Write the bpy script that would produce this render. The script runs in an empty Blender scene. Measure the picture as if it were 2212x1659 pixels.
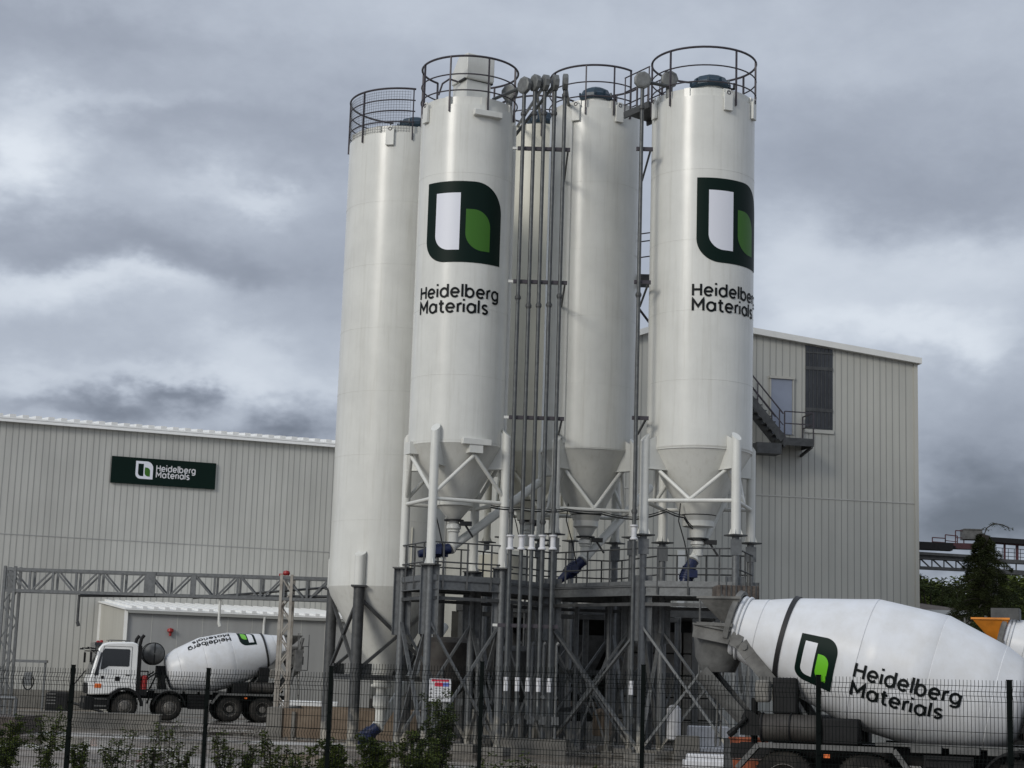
import bpy, bmesh, math, random
from mathutils import Vector, Matrix
R = math.radians
sin, cos, pi = math.sin, math.cos, math.pi
random.seed(7)
SC = bpy.context.scene
COL = SC.collection

# ------------------------------------------------------------------ camera
FPX, CX, CY = 3740.0, 1106.0, 829.5          # focal length and centre, in photo units (2212 wide)
PITCH, ROLL, EYE = R(9.75), R(1.8), 2.0
_F = Vector((0, cos(PITCH), sin(PITCH))); _R0 = Vector((1, 0, 0)); _U0 = Vector((0, -sin(PITCH), cos(PITCH)))
_RT = cos(ROLL)*_R0 + sin(ROLL)*_U0; _UP = cos(ROLL)*_U0 - sin(ROLL)*_R0
cam_d = bpy.data.cameras.new('camera'); cam = bpy.data.objects.new('camera', cam_d); COL.objects.link(cam)
cam.matrix_world = Matrix(((_RT.x, _UP.x, -_F.x, 0), (_RT.y, _UP.y, -_F.y, 0), (_RT.z, _UP.z, -_F.z, EYE), (0, 0, 0, 1)))
cam_d.sensor_width = 36.0; cam_d.lens = FPX/2212*36.0
cam_d.clip_start = 0.5; cam_d.clip_end = 3000
SC.camera = cam

def ray(x, y):
    return (_F + _RT*((x-CX)/FPX) - _UP*((y-CY)/FPX)).normalized()
def P(x, y, D):
    """world point whose depth (world Y) is D and which is seen at photo position x, y"""
    r = ray(x, y); t = D/r.y
    return Vector((r.x*t, D, EYE + r.z*t))

# ------------------------------------------------------------------ light
SUN_DIR = Vector((-0.60, -0.70, 0.42)).normalized()   # towards the sun
SUN_EL = math.asin(SUN_DIR.z); SUN_AZ = math.atan2(SUN_DIR.x, SUN_DIR.y)
sun_d = bpy.data.lights.new('sun', 'SUN'); sun = bpy.data.objects.new('sun', sun_d); COL.objects.link(sun)
sun_d.energy = 1.55; sun_d.angle = R(17); sun_d.color = (1.0, 0.96, 0.88)
sun.rotation_euler = SUN_DIR.to_track_quat('Z', 'Y').to_euler(); sun.location = (-20, -20, 40)
SC.view_settings.view_transform = 'Standard'; SC.view_settings.look = 'None'
SC.view_settings.exposure = 0.0; SC.view_settings.gamma = 1.0

W = bpy.data.worlds.new('World'); SC.world = W; W.use_nodes = True
def build_world():
    nt = W.node_tree; N = nt.nodes; L = nt.links; N.clear()
    out = N.new('ShaderNodeOutputWorld')
    def val(v):
        n = N.new('ShaderNodeValue'); n.outputs[0].default_value = v; return n.outputs[0]
    def m(op, a, b=None, c=None, clamp=False):
        n = N.new('ShaderNodeMath'); n.operation = op; n.use_clamp = clamp
        for i, q in enumerate((a, b, c)):
            if q is None: continue
            if isinstance(q, (int, float)): n.inputs[i].default_value = q
            else: L.new(q, n.inputs[i])
        return n.outputs[0]
    tc = N.new('ShaderNodeTexCoord')
    sep = N.new('ShaderNodeSeparateXYZ'); L.new(tc.outputs['Generated'], sep.inputs[0])
    az = m('ARCTAN2', sep.outputs[0], sep.outputs[1]); el = m('ARCSINE', sep.outputs[2])
    # warp
    comb = N.new('ShaderNodeCombineXYZ'); L.new(az, comb.inputs[0]); L.new(m('MULTIPLY', el, 1.9), comb.inputs[1])
    L.new(m('ABSOLUTE', m('MULTIPLY', az, 0.5)), comb.inputs[2])
    def noise(scale, detail, rough, dist=0.0, vec=None):
        n = N.new('ShaderNodeTexNoise'); n.inputs['Scale'].default_value = scale; n.inputs['Detail'].default_value = detail
        n.inputs['Roughness'].default_value = rough; n.inputs['Distortion'].default_value = dist
        L.new(vec or comb.outputs[0], n.inputs['Vector']); return n
    wn = noise(7.0, 5.0, 0.6)
    sw = N.new('ShaderNodeSeparateColor'); L.new(wn.outputs['Color'], sw.inputs[0])
    azw = m('ADD', az, m('MULTIPLY', m('SUBTRACT', sw.outputs[0], 0.5), 0.15))
    elw = m('ADD', el, m('MULTIPLY', m('SUBTRACT', sw.outputs[1], 0.5), 0.085))
    wn2 = noise(30.0, 5.0, 0.65)
    sw2 = N.new('ShaderNodeSeparateColor'); L.new(wn2.outputs['Color'], sw2.inputs[0])
    azw = m('ADD', azw, m('MULTIPLY', m('SUBTRACT', sw2.outputs[0], 0.5), 0.025))
    elw = m('ADD', elw, m('MULTIPLY', m('SUBTRACT', sw2.outputs[1], 0.5), 0.016))
    base = noise(5.0, 6.0, 0.5, 0.2).outputs['Fac']
    total = m('ADD', m('MULTIPLY', m('SUBTRACT', base, 0.5), 0.34), 0.585)
    fine = noise(26.0, 6.0, 0.6, 0.2).outputs['Fac']
    total = m('ADD', total, m('MULTIPLY', m('SUBTRACT', fine, 0.5), 0.12))
    # big cloud masses: (photo x, y, half width, half height, strength)
    for (x, y, sx, sy, a) in BLOBS:
        r = ray(x, y); a0 = math.atan2(r.x, r.y); e0 = math.asin(r.z)
        dx = m('DIVIDE', m('SUBTRACT', azw, a0), sx/FPX); dy = m('DIVIDE', m('SUBTRACT', elw, e0), sy/FPX)
        d = m('ADD', m('MULTIPLY', dx, dx), m('MULTIPLY', dy, dy))
        g = m('POWER', 2.718, m('MULTIPLY', d, -1.0))
        total = m('MULTIPLY_ADD', g, a, total)
    ramp = N.new('ShaderNodeValToRGB'); L.new(total, ramp.inputs[0])
    cr = ramp.color_ramp; cr.interpolation = 'B_SPLINE'
    stops = [(0.0, (0.125, 0.145, 0.185)), (0.25, (0.22, 0.248, 0.31)), (0.5, (0.36, 0.40, 0.48)),
             (0.72, (0.54, 0.595, 0.685)), (1.0, (0.80, 0.855, 0.925))]
    cr.elements[0].position = 0; cr.elements[0].color = (*stops[0][1], 1)
    cr.elements[1].position = 1; cr.elements[1].color = (*stops[-1][1], 1)
    for p, c in stops[1:-1]:
        e = cr.elements.new(p); e.color = (*c, 1)
    # unseen sky overhead and behind the camera is brightened to light the scene
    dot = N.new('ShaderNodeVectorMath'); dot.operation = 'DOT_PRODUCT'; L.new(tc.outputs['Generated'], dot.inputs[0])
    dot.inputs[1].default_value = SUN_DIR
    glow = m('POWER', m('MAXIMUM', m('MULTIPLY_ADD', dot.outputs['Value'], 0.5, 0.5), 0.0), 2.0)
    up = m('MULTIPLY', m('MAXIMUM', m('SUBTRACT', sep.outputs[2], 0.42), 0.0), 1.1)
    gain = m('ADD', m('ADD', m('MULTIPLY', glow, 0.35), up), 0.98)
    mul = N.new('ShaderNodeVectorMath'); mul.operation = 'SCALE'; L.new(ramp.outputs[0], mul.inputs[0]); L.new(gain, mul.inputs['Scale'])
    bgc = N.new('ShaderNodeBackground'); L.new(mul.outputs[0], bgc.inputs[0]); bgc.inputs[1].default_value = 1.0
    sky = N.new('ShaderNodeTexSky'); sky.sky_type = 'NISHITA'; sky.sun_disc = False
    sky.sun_elevation = SUN_EL; sky.sun_rotation = SUN_AZ
    bgs = N.new('ShaderNodeBackground'); L.new(sky.outputs[0], bgs.inputs[0]); bgs.inputs[1].default_value = 0.07
    mix = N.new('ShaderNodeMixShader'); mix.inputs[0].default_value = 0.93
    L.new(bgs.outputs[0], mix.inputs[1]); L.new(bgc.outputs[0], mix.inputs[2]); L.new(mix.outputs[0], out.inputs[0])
BLOBS = [
    (60, 290, 130, 90, .32), (250, 215, 200, 25, .12), (420, 410, 330, 30, -.02), (560, 400, 150, 30, .20),
    (90, 620, 260, 70, .22), (330, 620, 260, 40, .20), (600, 760, 150, 60, .22), (100, 830, 200, 40, .18), (480, 820, 260, 34, .22),
    (250, 520, 420, 70, -.20), (560, 590, 200, 60, -.14), (520, 270, 330, 80, -.16), (650, 440, 120, 60, -.05), (180, 60, 420, 60, -.12),
    (230, 862, 95, 36, -.46), (385, 850, 70, 28, -.44), (660, 915, 90, 42, -.40), (560, 920, 90, 30, -.22), (120, 885, 120, 22, -.16),
    (1200, 60, 700, 110, .10), (1800, 60, 300, 90, .0), (1800, 330, 330, 110, -.08), (2080, 420, 240, 110, -.16), (1900, 230, 300, 60, -.06),
    (1760, 560, 160, 150, .22), (2110, 590, 220, 90, .24), (1850, 720, 260, 60, .22), (2050, 720, 150, 40, .18), (2120, 900, 140, 70, -.10),
    (2120, 1060, 200, 90, -.42), (2050, 1150, 260, 60, -.40), (2020, 1275, 200, 20, .35), (0, 350, 60, 60, .2),
]
build_world()

# ------------------------------------------------------------------ materials
def mat(name, color, rough=0.6, metal=0.0, spec=0.5, var=0.0, scale=2.0, color2=None, bump=0.0, bscale=20.0, coat=0.0, emit=None,
        streak=0.0, roughvar=0.0, stretch=None):
    mt = bpy.data.materials.new(name); mt.use_nodes = True
    nt = mt.node_tree; N = nt.nodes; L = nt.links; b = N['Principled BSDF']
    b.inputs['Base Color'].default_value = (*color, 1); b.inputs['Roughness'].default_value = rough
    b.inputs['Metallic'].default_value = metal; b.inputs['Specular IOR Level'].default_value = spec
    if coat: b.inputs['Coat Weight'].default_value = coat; b.inputs['Coat Roughness'].default_value = 0.12
    tc = N.new('ShaderNodeTexCoord')
    vec = tc.outputs['Object']
    if stretch:
        mp = N.new('ShaderNodeMapping'); mp.inputs['Scale'].default_value = stretch; L.new(vec, mp.inputs[0]); vec = mp.outputs[0]
    if var or color2:
        n = N.new('ShaderNodeTexNoise'); n.inputs['Scale'].default_value = scale; n.inputs['Detail'].default_value = 7; n.inputs['Roughness'].default_value = .62
        L.new(vec, n.inputs['Vector'])
        mx = N.new('ShaderNodeMix'); mx.data_type = 'RGBA'
        c2 = color2 or tuple(c*(1-var) for c in color)
        mx.inputs[6].default_value = (*color, 1); mx.inputs[7].default_value = (*c2, 1)
        rp = N.new('ShaderNodeMapRange'); rp.inputs['From Min'].default_value = .38; rp.inputs['From Max'].default_value = .66
        L.new(n.outputs['Fac'], rp.inputs[0]); L.new(rp.outputs[0], mx.inputs[0])
        res = mx.outputs[2]
        if streak:
            mp2 = N.new('ShaderNodeMapping'); mp2.inputs['Scale'].default_value = (3.5, 3.5, 0.16); L.new(tc.outputs['Object'], mp2.inputs[0])
            n2 = N.new('ShaderNodeTexNoise'); n2.inputs['Scale'].default_value = 2.2; n2.inputs['Detail'].default_value = 8; n2.inputs['Roughness'].default_value = .7
            L.new(mp2.outputs[0], n2.inputs['Vector'])
            r2 = N.new('ShaderNodeMapRange'); r2.inputs['From Min'].default_value = .5; r2.inputs['From Max'].default_value = .75; r2.inputs['To Max'].default_value = streak
            L.new(n2.outputs['Fac'], r2.inputs[0])
            m2 = N.new('ShaderNodeMix'); m2.data_type = 'RGBA'; L.new(r2.outputs[0], m2.inputs[0]); L.new(res, m2.inputs[6])
            m2.inputs[7].default_value = (color[0]*.55, color[1]*.52, color[2]*.46, 1); res = m2.outputs[2]
        L.new(res, b.inputs['Base Color'])
        if roughvar:
            r3 = N.new('ShaderNodeMapRange'); r3.inputs['From Min'].default_value = .35; r3.inputs['From Max'].default_value = .65
            r3.inputs['To Min'].default_value = rough-roughvar; r3.inputs['To Max'].default_value = rough+roughvar
            L.new(n.outputs['Fac'], r3.inputs[0]); L.new(r3.outputs[0], b.inputs['Roughness'])
    if bump:
        nb = N.new('ShaderNodeTexNoise'); nb.inputs['Scale'].default_value = bscale; nb.inputs['Detail'].default_value = 4; L.new(vec, nb.inputs['Vector'])
        bp = N.new('ShaderNodeBump'); bp.inputs['Strength'].default_value = bump; bp.inputs['Distance'].default_value = .02
        L.new(nb.outputs['Fac'], bp.inputs['Height']); L.new(bp.outputs[0], b.inputs['Normal'])
    if emit:
        b.inputs['Emission Color'].default_value = (*emit[0], 1); b.inputs['Emission Strength'].default_value = emit[1]
    return mt
M = {}
M['silo'] = mat('silo_paint', (.63, .628, .585), .25, var=.09, scale=.9, streak=.32, bump=.30, bscale=.7)
M['silo_back'] = mat('silo_paint_cream', (.58, .56, .47), .42, var=.08, scale=.9, streak=.25, bump=.2, bscale=1.1)
M['silo_leg'] = mat('white_leg_paint', (.62, .62, .58), .42, var=.08, scale=3, streak=.15)
M['galv'] = mat('galvanised_steel', (.145, .151, .153), .5, metal=.35, var=.3, scale=9, bump=.15, bscale=40)
def splashed(name, base):
    """the same steel with pale cement splashed up from the foot (object z = height above the yard)"""
    mt = M[base].copy(); mt.name = name; nt = mt.node_tree; N = nt.nodes; L = nt.links; b = N['Principled BSDF']
    src = b.inputs['Base Color'].links[0].from_socket; tc = N.new('ShaderNodeTexCoord'); sp = N.new('ShaderNodeSeparateXYZ'); L.new(tc.outputs['Object'], sp.inputs[0])
    n = N.new('ShaderNodeTexNoise'); n.inputs['Scale'].default_value = 2.6; n.inputs['Detail'].default_value = 6; L.new(tc.outputs['Object'], n.inputs['Vector'])
    a = N.new('ShaderNodeMath'); a.operation = 'MULTIPLY_ADD'; L.new(n.outputs['Fac'], a.inputs[0]); a.inputs[1].default_value = 2.6; a.inputs[2].default_value = -.75
    c = N.new('ShaderNodeMath'); c.operation = 'SUBTRACT'; L.new(a.outputs[0], c.inputs[0]); L.new(sp.outputs[2], c.inputs[1])
    r = N.new('ShaderNodeMapRange'); r.inputs['From Min'].default_value = -.25; r.inputs['From Max'].default_value = .25; r.inputs['To Max'].default_value = .8; L.new(c.outputs[0], r.inputs[0])
    m = N.new('ShaderNodeMix'); m.data_type = 'RGBA'; L.new(r.outputs[0], m.inputs[0]); L.new(src, m.inputs[6]); m.inputs[7].default_value = (.34, .315, .265, 1); L.new(m.outputs[2], b.inputs['Base Color'])
    M[name] = mt
M['galv_dark'] = mat('weathered_steel', (.075, .077, .077), .55, metal=.3, var=.4, scale=5, streak=.3)
splashed('galv_column', 'galv'); splashed('dark_column', 'galv_dark')
M['pipe'] = mat('galvanised_pipe', (.095, .10, .10), .45, metal=.45, var=.35, scale=7)
M['rail'] = mat('rail_steel', (.06, .052, .06), .5, metal=.3, var=.3, scale=6)
M['cap_grey'] = mat('elbow_grey', (.17, .175, .17), .55, metal=.3, var=.3, scale=8)
M['blue'] = mat('blue_paint', (.005, .028, .05), .4, var=.3, scale=5)
M['motor'] = mat('motor_blue', (.005, .013, .06), .4, var=.4, scale=6)
M['black'] = mat('black_rubber', (.012, .012, .012), .6, var=.3, scale=8)
M['logo_dark'] = mat('logo_dark_green', (.0025, .011, .008), .5, spec=.12)
M['logo_green'] = mat('logo_green', (.04, .13, .014), .45, spec=.25)
M['logo_green_bright'] = mat('logo_green_bright', (.13, .45, .012), .4)
M['logo_white'] = mat('logo_white', (.66, .67, .72), .45)
M['letter'] = mat('letter_black', (.004, .006, .006), .5, spec=.15)
M['truck_white'] = mat('truck_white_paint', (.64, .65, .665), .36, var=.10, scale=2.6, spec=.35, streak=.12, color2=(.585, .585, .58), bump=.1, bscale=1.5)
M['cab_white'] = mat('cab_white_paint', (.78, .78, .76), .3, var=.08, scale=2, coat=.4)
M['truck_grey'] = mat('truck_dirty_grey', (.115, .115, .11), .65, var=.45, scale=4, bump=.2, bscale=18)
M['concrete_steel'] = mat('cement_caked_steel', (.16, .157, .147), .8, var=.5, scale=3.2, bump=.5, bscale=12)
M['chassis'] = mat('chassis_black', (.009, .009, .0095), .65, spec=.25, var=.4, scale=5)
M['tyre'] = mat('tyre_rubber', (.012, .0115, .011), .85, spec=.2, color2=(.035, .032, .028), scale=3)
M['rim'] = mat('rim_metal', (.17, .16, .145), .6, metal=.3, var=.5, scale=9)
M['glass'] = mat('dark_glass', (.012, .013, .014), .08, spec=.6)
M['glass_blue'] = mat('window_glass', (.03, .032, .036), .12, spec=.5, var=.5, scale=1.2)
M['orange'] = mat('orange_paint', (.70, .24, .02), .5, var=.35, scale=3)
M['orange_lens'] = mat('orange_lens', (.75, .16, .03), .3)
M['red'] = mat('red_paint', (.30, .012, .012), .45, var=.2, scale=5)
M['red_rail'] = mat('red_rail_paint', (.065, .018, .022), .55, var=.3)
M['door_blue'] = mat('door_blue_grey', (.26, .29, .36), .5, var=.1)
M['trim_white'] = mat('white_trim', (.66, .66, .63), .5, var=.08)
M['roof_white'] = mat('white_roof_sheet', (.80, .80, .78), .45, var=.08)
M['house'] = mat('house_render', (.40, .37, .31), .8, var=.2)
M['rooftile'] = mat('roof_tile', (.13, .10, .075), .8, var=.4, scale=6)
M['bark'] = mat('bark', (.05, .04, .03), .9, var=.4, scale=8)
M['conifer'] = mat('conifer_needles', (.018, .024, .008), .8, spec=.12, color2=(.048, .056, .017), scale=1.2)
M['leaf_dark'] = mat('leaf_dark', (.020, .029, .009), .75, spec=.12, color2=(.05, .065, .018), scale=1.5)
M['leaf_shrub'] = mat('leaf_shrub', (.028, .042, .008), .7, spec=.15, color2=(.075, .095, .02), scale=3)
M['fence'] = mat('fence_dark_green', (.003, .005, .0045), .75, spec=.08)
M['tank_concrete'] = mat('tan_concrete', (.20, .155, .112), .85, color2=(.13, .095, .066), scale=1.2, bump=.3, bscale=8)
M['block'] = mat('grey_concrete_block', (.19, .18, .16), .85, var=.35, scale=2, bump=.4, bscale=9)
M['rust'] = mat('rust_stained', (.12, .10, .085), .85, color2=(.045, .035, .03), scale=5, bump=.4, bscale=14)
M['plate_white'] = mat('white_plate', (.60, .60, .61), .5, var=.15, scale=6)
M['sign_red'] = mat('sign_red', (.50, .02, .05), .5)
M['sign_blue'] = mat('sign_blue', (.10, .14, .42), .5)
M['yellow'] = mat('yellow_paint', (.55, .38, .04), .5, var=.2)

def cladding(name, color, pitch, dirvec, var=.06):
    """ribbed sheet cladding: shallow ribs as bump plus a joint colour, along dirvec"""
    mt = bpy.data.materials.new(name); mt.use_nodes = True
    nt = mt.node_tree; N = nt.nodes; L = nt.links; b = N['Principled BSDF']; b.inputs['Roughness'].default_value = .5
    tc = N.new('ShaderNodeTexCoord')
    n = N.new('ShaderNodeTexNoise'); n.inputs['Scale'].default_value = .35; n.inputs['Detail'].default_value = 6
    L.new(tc.outputs['Object'], n.inputs['Vector'])
    mp2 = N.new('ShaderNodeMapping'); mp2.inputs['Scale'].default_value = (1.2, 1.2, .08); L.new(tc.outputs['Object'], mp2.inputs[0])
    n2 = N.new('ShaderNodeTexNoise'); n2.inputs['Scale'].default_value = 2.0; n2.inputs['Detail'].default_value = 6; L.new(mp2.outputs[0], n2.inputs['Vector'])
    ad = N.new('ShaderNodeMath'); ad.operation = 'ADD'; L.new(n.outputs['Fac'], ad.inputs[0]); L.new(n2.outputs['Fac'], ad.inputs[1])
    rp = N.new('ShaderNodeMapRange'); rp.inputs['From Min'].default_value = .7; rp.inputs['From Max'].default_value = 1.3
    L.new(ad.outputs[0], rp.inputs[0])
    mx = N.new('ShaderNodeMix'); mx.data_type = 'RGBA'; mx.inputs[6].default_value = (*color, 1)
    mx.inputs[7].default_value = (*[c*(1-3*var) for c in color], 1); L.new(rp.outputs[0], mx.inputs[0])
    L.new(mx.outputs[2], b.inputs['Base Color'])
    return mt
M['clad_left'] = cladding('grey_cladding', (.47, .465, .43), .3, None)
M['clad_joint'] = mat('cladding_joint', (.28, .28, .26), .6)
M['clad_right'] = cladding('pale_cladding', (.46, .455, .41), .3, None)
M['clad_annex'] = cladding('annex_cladding', (.33, .33, .32), .3, None)
M['clad_cream'] = cladding('cream_cladding', (.46, .45, .40), .3, None)

# ------------------------------------------------------------------ mesh helpers
class MB:
    def __init__(s): s.v = []; s.f = []
    def add(s, vs, fs):
        o = len(s.v); s.v += [tuple(v) for v in vs]; s.f += [tuple(i+o for i in f) for f in fs]; return s
    def box(s, c, sz, rz=0.0, mtx=None):
        x, y, z = sz[0]/2, sz[1]/2, sz[2]/2; c = Vector(c)
        vs = [Vector((a*x, b*y, d*z)) for a in (-1, 1) for b in (-1, 1) for d in (-1, 1)]
        if mtx is None: mtx = Matrix.Rotation(rz, 3, 'Z')
        vs = [mtx @ v + c for v in vs]
        return s.add(vs, [(0,1,3,2),(4,6,7,5),(0,4,5,1),(2,3,7,6),(0,2,6,4),(1,5,7,3)])
    def hexa(s, b, t):      # bottom 4 and top 4 points
        return s.add(list(b)+list(t), [(3,2,1,0),(4,5,6,7),(0,1,5,4),(1,2,6,5),(2,3,7,6),(3,0,4,7)])
    def beam(s, p0, p1, w, h, up=(0,0,1)):
        p0 = Vector(p0); p1 = Vector(p1); d = (p1-p0); 
        if d.length < 1e-6: return s
        dn = d.normalized(); u = Vector(up)
        if abs(dn.dot(u)) > .99: u = Vector((0,1,0))
        a = dn.cross(u).normalized()*(w/2); b = a.cross(dn).normalized()*(h/2)
        return s.hexa([p0-a-b, p0+a-b, p0+a+b, p0-a+b][::1], [p1-a-b, p1+a-b, p1+a+b, p1-a+b])
    def tube(s, p0, p1, r, n=10, r1=None, caps=True):
        p0 = Vector(p0); p1 = Vector(p1); d = (p1-p0).normalized(); r1 = r if r1 is None else r1
        u = Vector((0,0,1)) if abs(d.z) < .9 else Vector((1,0,0))
        a = d.cross(u).normalized(); b = a.cross(d)
        vs = []
        for p, q in ((p0, r), (p1, r1)):
            for i in range(n):
                t = 2*pi*i/n; vs.append(p + a*cos(t)*q + b*sin(t)*q)
        fs = [(i, (i+1) % n, n+(i+1) % n, n+i) for i in range(n)]
        if caps: fs += [tuple(range(n-1, -1, -1)), tuple(range(n, 2*n))]
        return s.add(vs, fs)
    def poly(s, pts, r, n=8, closed=False):
        pts = [Vector(p) for p in pts]; k = len(pts); rings = []; prev = None
        for i, p in enumerate(pts):
            if closed: d = (pts[(i+1) % k]-pts[i-1]).normalized()
            else: d = (pts[min(i+1, k-1)]-pts[max(i-1, 0)]).normalized()
            if prev is None:
                u = Vector((0,0,1)) if abs(d.z) < .9 else Vector((1,0,0)); a = d.cross(u).normalized()
            else: a = (prev - d*prev.dot(d)).normalized()
            prev = a; b = a.cross(d); rings.append([p + a*cos(2*pi*j/n)*r + b*sin(2*pi*j/n)*r for j in range(n)])
        vs = [v for q in rings for v in q]; fs = []
        for i in range(k if closed else k-1):
            i2 = (i+1) % k
            for j in range(n): fs.append((i*n+j, i*n+(j+1) % n, i2*n+(j+1) % n, i2*n+j))
        if not closed: fs += [tuple(range(n-1, -1, -1)), tuple((k-1)*n+j for j in range(n))]
        return s.add(vs, fs)
    def lathe(s, prof, o=(0,0,0), ax=(0,0,1), n=48, a0=0.0, a1=2*pi, caps=True, ref=None):
        o = Vector(o); ax = Vector(ax).normalized()
        u = Vector(ref) if ref else (Vector((1,0,0)) if abs(ax.x) < .9 else Vector((0,0,1)))
        a = (u - ax*u.dot(ax)).normalized(); b = ax.cross(a)
        full = abs(a1-a0-2*pi) < 1e-6; m_ = n if full else n+1; vs = []
        for (r, z) in prof:
            for i in range(m_):
                t = a0+(a1-a0)*i/n; vs.append(o + ax*z + a*cos(t)*r + b*sin(t)*r)
        fs = []
        for k in range(len(prof)-1):
            for i in range(n):
                i2 = (i+1) % m_ if full else i+1
                fs.append((k*m_+i, k*m_+i2, (k+1)*m_+i2, (k+1)*m_+i))
        if caps and full:
            if prof[0][0] > 1e-5: fs.append(tuple(range(m_-1, -1, -1)))
            if prof[-1][0] > 1e-5: fs.append(tuple((len(prof)-1)*m_+i for i in range(m_)))
        return s.add(vs, fs)
    def prism(s, outline, mtx, depth):
        """outline (x,z) polygon in local plane, extruded along local y by depth; mtx 4x4"""
        n = len(outline)
        vs = [mtx @ Vector((x, -depth/2, z)) for x, z in outline] + [mtx @ Vector((x, depth/2, z)) for x, z in outline]
        fs = [tuple(range(n)), tuple(range(2*n-1, n-1, -1))] + [(i, n+i, n+(i+1) % n, (i+1) % n) for i in range(n)]
        return s.add(vs, fs)
    def torus(s, c, ax, Rr, r, n=40, k=8, a0=0.0, a1=2*pi, ref=None):
        c = Vector(c); ax = Vector(ax).normalized(); u = Vector(ref) if ref else (Vector((1,0,0)) if abs(ax.x) < .9 else Vector((0,0,1)))
        a = (u-ax*u.dot(ax)).normalized(); b = ax.cross(a); full = abs(a1-a0-2*pi) < 1e-6
        m_ = n if full else n+1
        return s.poly([c + a*cos(a0+(a1-a0)*i/n)*Rr + b*sin(a0+(a1-a0)*i/n)*Rr for i in range(m_)], r, k, closed=full)
    def build(s, name, material, parent=None, smooth=True, bevel=0.0, angle=35, loc=None):
        me = bpy.data.meshes.new(name); vs = s.v
        off = Vector((0,0,0))
        if parent is not None: off = WL[parent.name]
        elif loc is not None: off = Vector(loc)
        me.from_pydata([(v[0]-off.x, v[1]-off.y, v[2]-off.z) for v in vs], [], s.f)
        bm = bmesh.new(); bm.from_mesh(me); bmesh.ops.recalc_face_normals(bm, faces=bm.faces); bm.to_mesh(me); bm.free()
        me.validate()
        me.materials.append(M[material] if isinstance(material, str) else material)
        if smooth:
            me.shade_smooth(); me.set_sharp_from_angle(angle=R(angle))
        o = bpy.data.objects.new(name, me); COL.objects.link(o)
        if parent is not None: o.parent = parent
        else: o.location = off
        WL[o.name] = off.copy() if parent is None else off.copy()
        if bevel:
            md = o.modifiers.new('bevel', 'BEVEL'); md.width = bevel; md.segments = 2; md.limit_method = 'ANGLE'; md.angle_limit = R(40)
        return o
WL = {}
def empty(name, loc, label=None, cat=None, group=None):
    o = bpy.data.objects.new(name, None); COL.objects.link(o); o.location = loc; o.empty_display_size = .3
    WL[o.name] = Vector(loc); tag(o, label, cat, group); return o
def tag(o, label=None, cat=None, group=None, kind=None):
    if label: o['label'] = label
    if cat: o['category'] = cat
    if group: o['group'] = group
    if kind: o['kind'] = kind
    return o
def copy_tree(o, parent=None):
    c = o.copy(); COL.objects.link(c)
    if parent is not None: c.parent = parent
    WL[c.name] = WL.get(o.name, Vector((0,0,0)))
    for ch in list(o.children): copy_tree(ch, c)
    return c

# ------------------------------------------------------------------ lettering (monoline strokes) and emblem
def arc(cx, cy, r, a0, a1, ry=None, n=14):
    ry = r if ry is None else ry
    return [(cx+r*cos(R(a0+(a1-a0)*i/n)), cy+ry*sin(R(a0+(a1-a0)*i/n))) for i in range(n+1)]
XH = .72   # x height relative to the capital height 1
def glyph(c):
    r = XH/2-.04; ry = XH/2
    if c == 'H': return [[(0,0),(0,1)],[(.66,0),(.66,1)],[(0,.52),(.66,.52)]], .66
    if c == 'M': return [[(0,0),(0,1),(.42,.36),(.84,1),(.84,0)]], .84
    if c == 'i': return [[(0,0),(0,XH)],[(0,.955),(0,1.115)]], 0.0
    if c == 'l': return [[(0,0),(0,1.08)]], 0.0
    if c == 'e': return [arc(r,ry,r,0,318,ry,26),[(0,ry),(2*r,ry)]], 2*r
    if c == 'a': return [arc(r,ry,r,0,360,ry,26),[(2*r,0),(2*r,XH)]], 2*r
    if c == 'd': return [arc(r,ry,r,0,360,ry,26),[(2*r,0),(2*r,1.08)]], 2*r
    if c == 'b': return [arc(r,ry,r,0,360,ry,26),[(0,0),(0,1.08)]], 2*r
    if c == 'g': return [arc(r,ry,r,0,360,ry,26),[(2*r,XH),(2*r,0)]+arc(r,-.04,r,0,-140,r*.78,14)[1:]], 2*r
    if c == 'r': return [[(0,0),(0,XH)], arc(.27,XH-.27,.27,180,80,.27,10)], .32
    if c == 't': return [[(.14,1.0),(.14,.2)]+arc(.32,.2,.18,180,272,.2,8)[1:]+[(.42,0)],[(-.05,XH),(.38,XH)]], .40
    if c == 's':
        return [arc(.25,XH*.745,.21,30,200,XH*.255,12)+[(.25+.21*cos(R(225)),XH*.60)]+[(.25,XH*.505)]+[(.25+.21*cos(R(40)),XH*.40)]+arc(.25,XH*.255,.22,15,-152,XH*.255,12)], .47
    return [], .3
def layout(txt, spacing=.30):
    x = 0; out = []
    for c in txt:
        st, w = glyph(c); out.append((x, st)); x += w+spacing*{'r': .55, 't': .7, 'M': 1.0}.get(c, 1.0)
    return out, x-spacing
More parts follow.
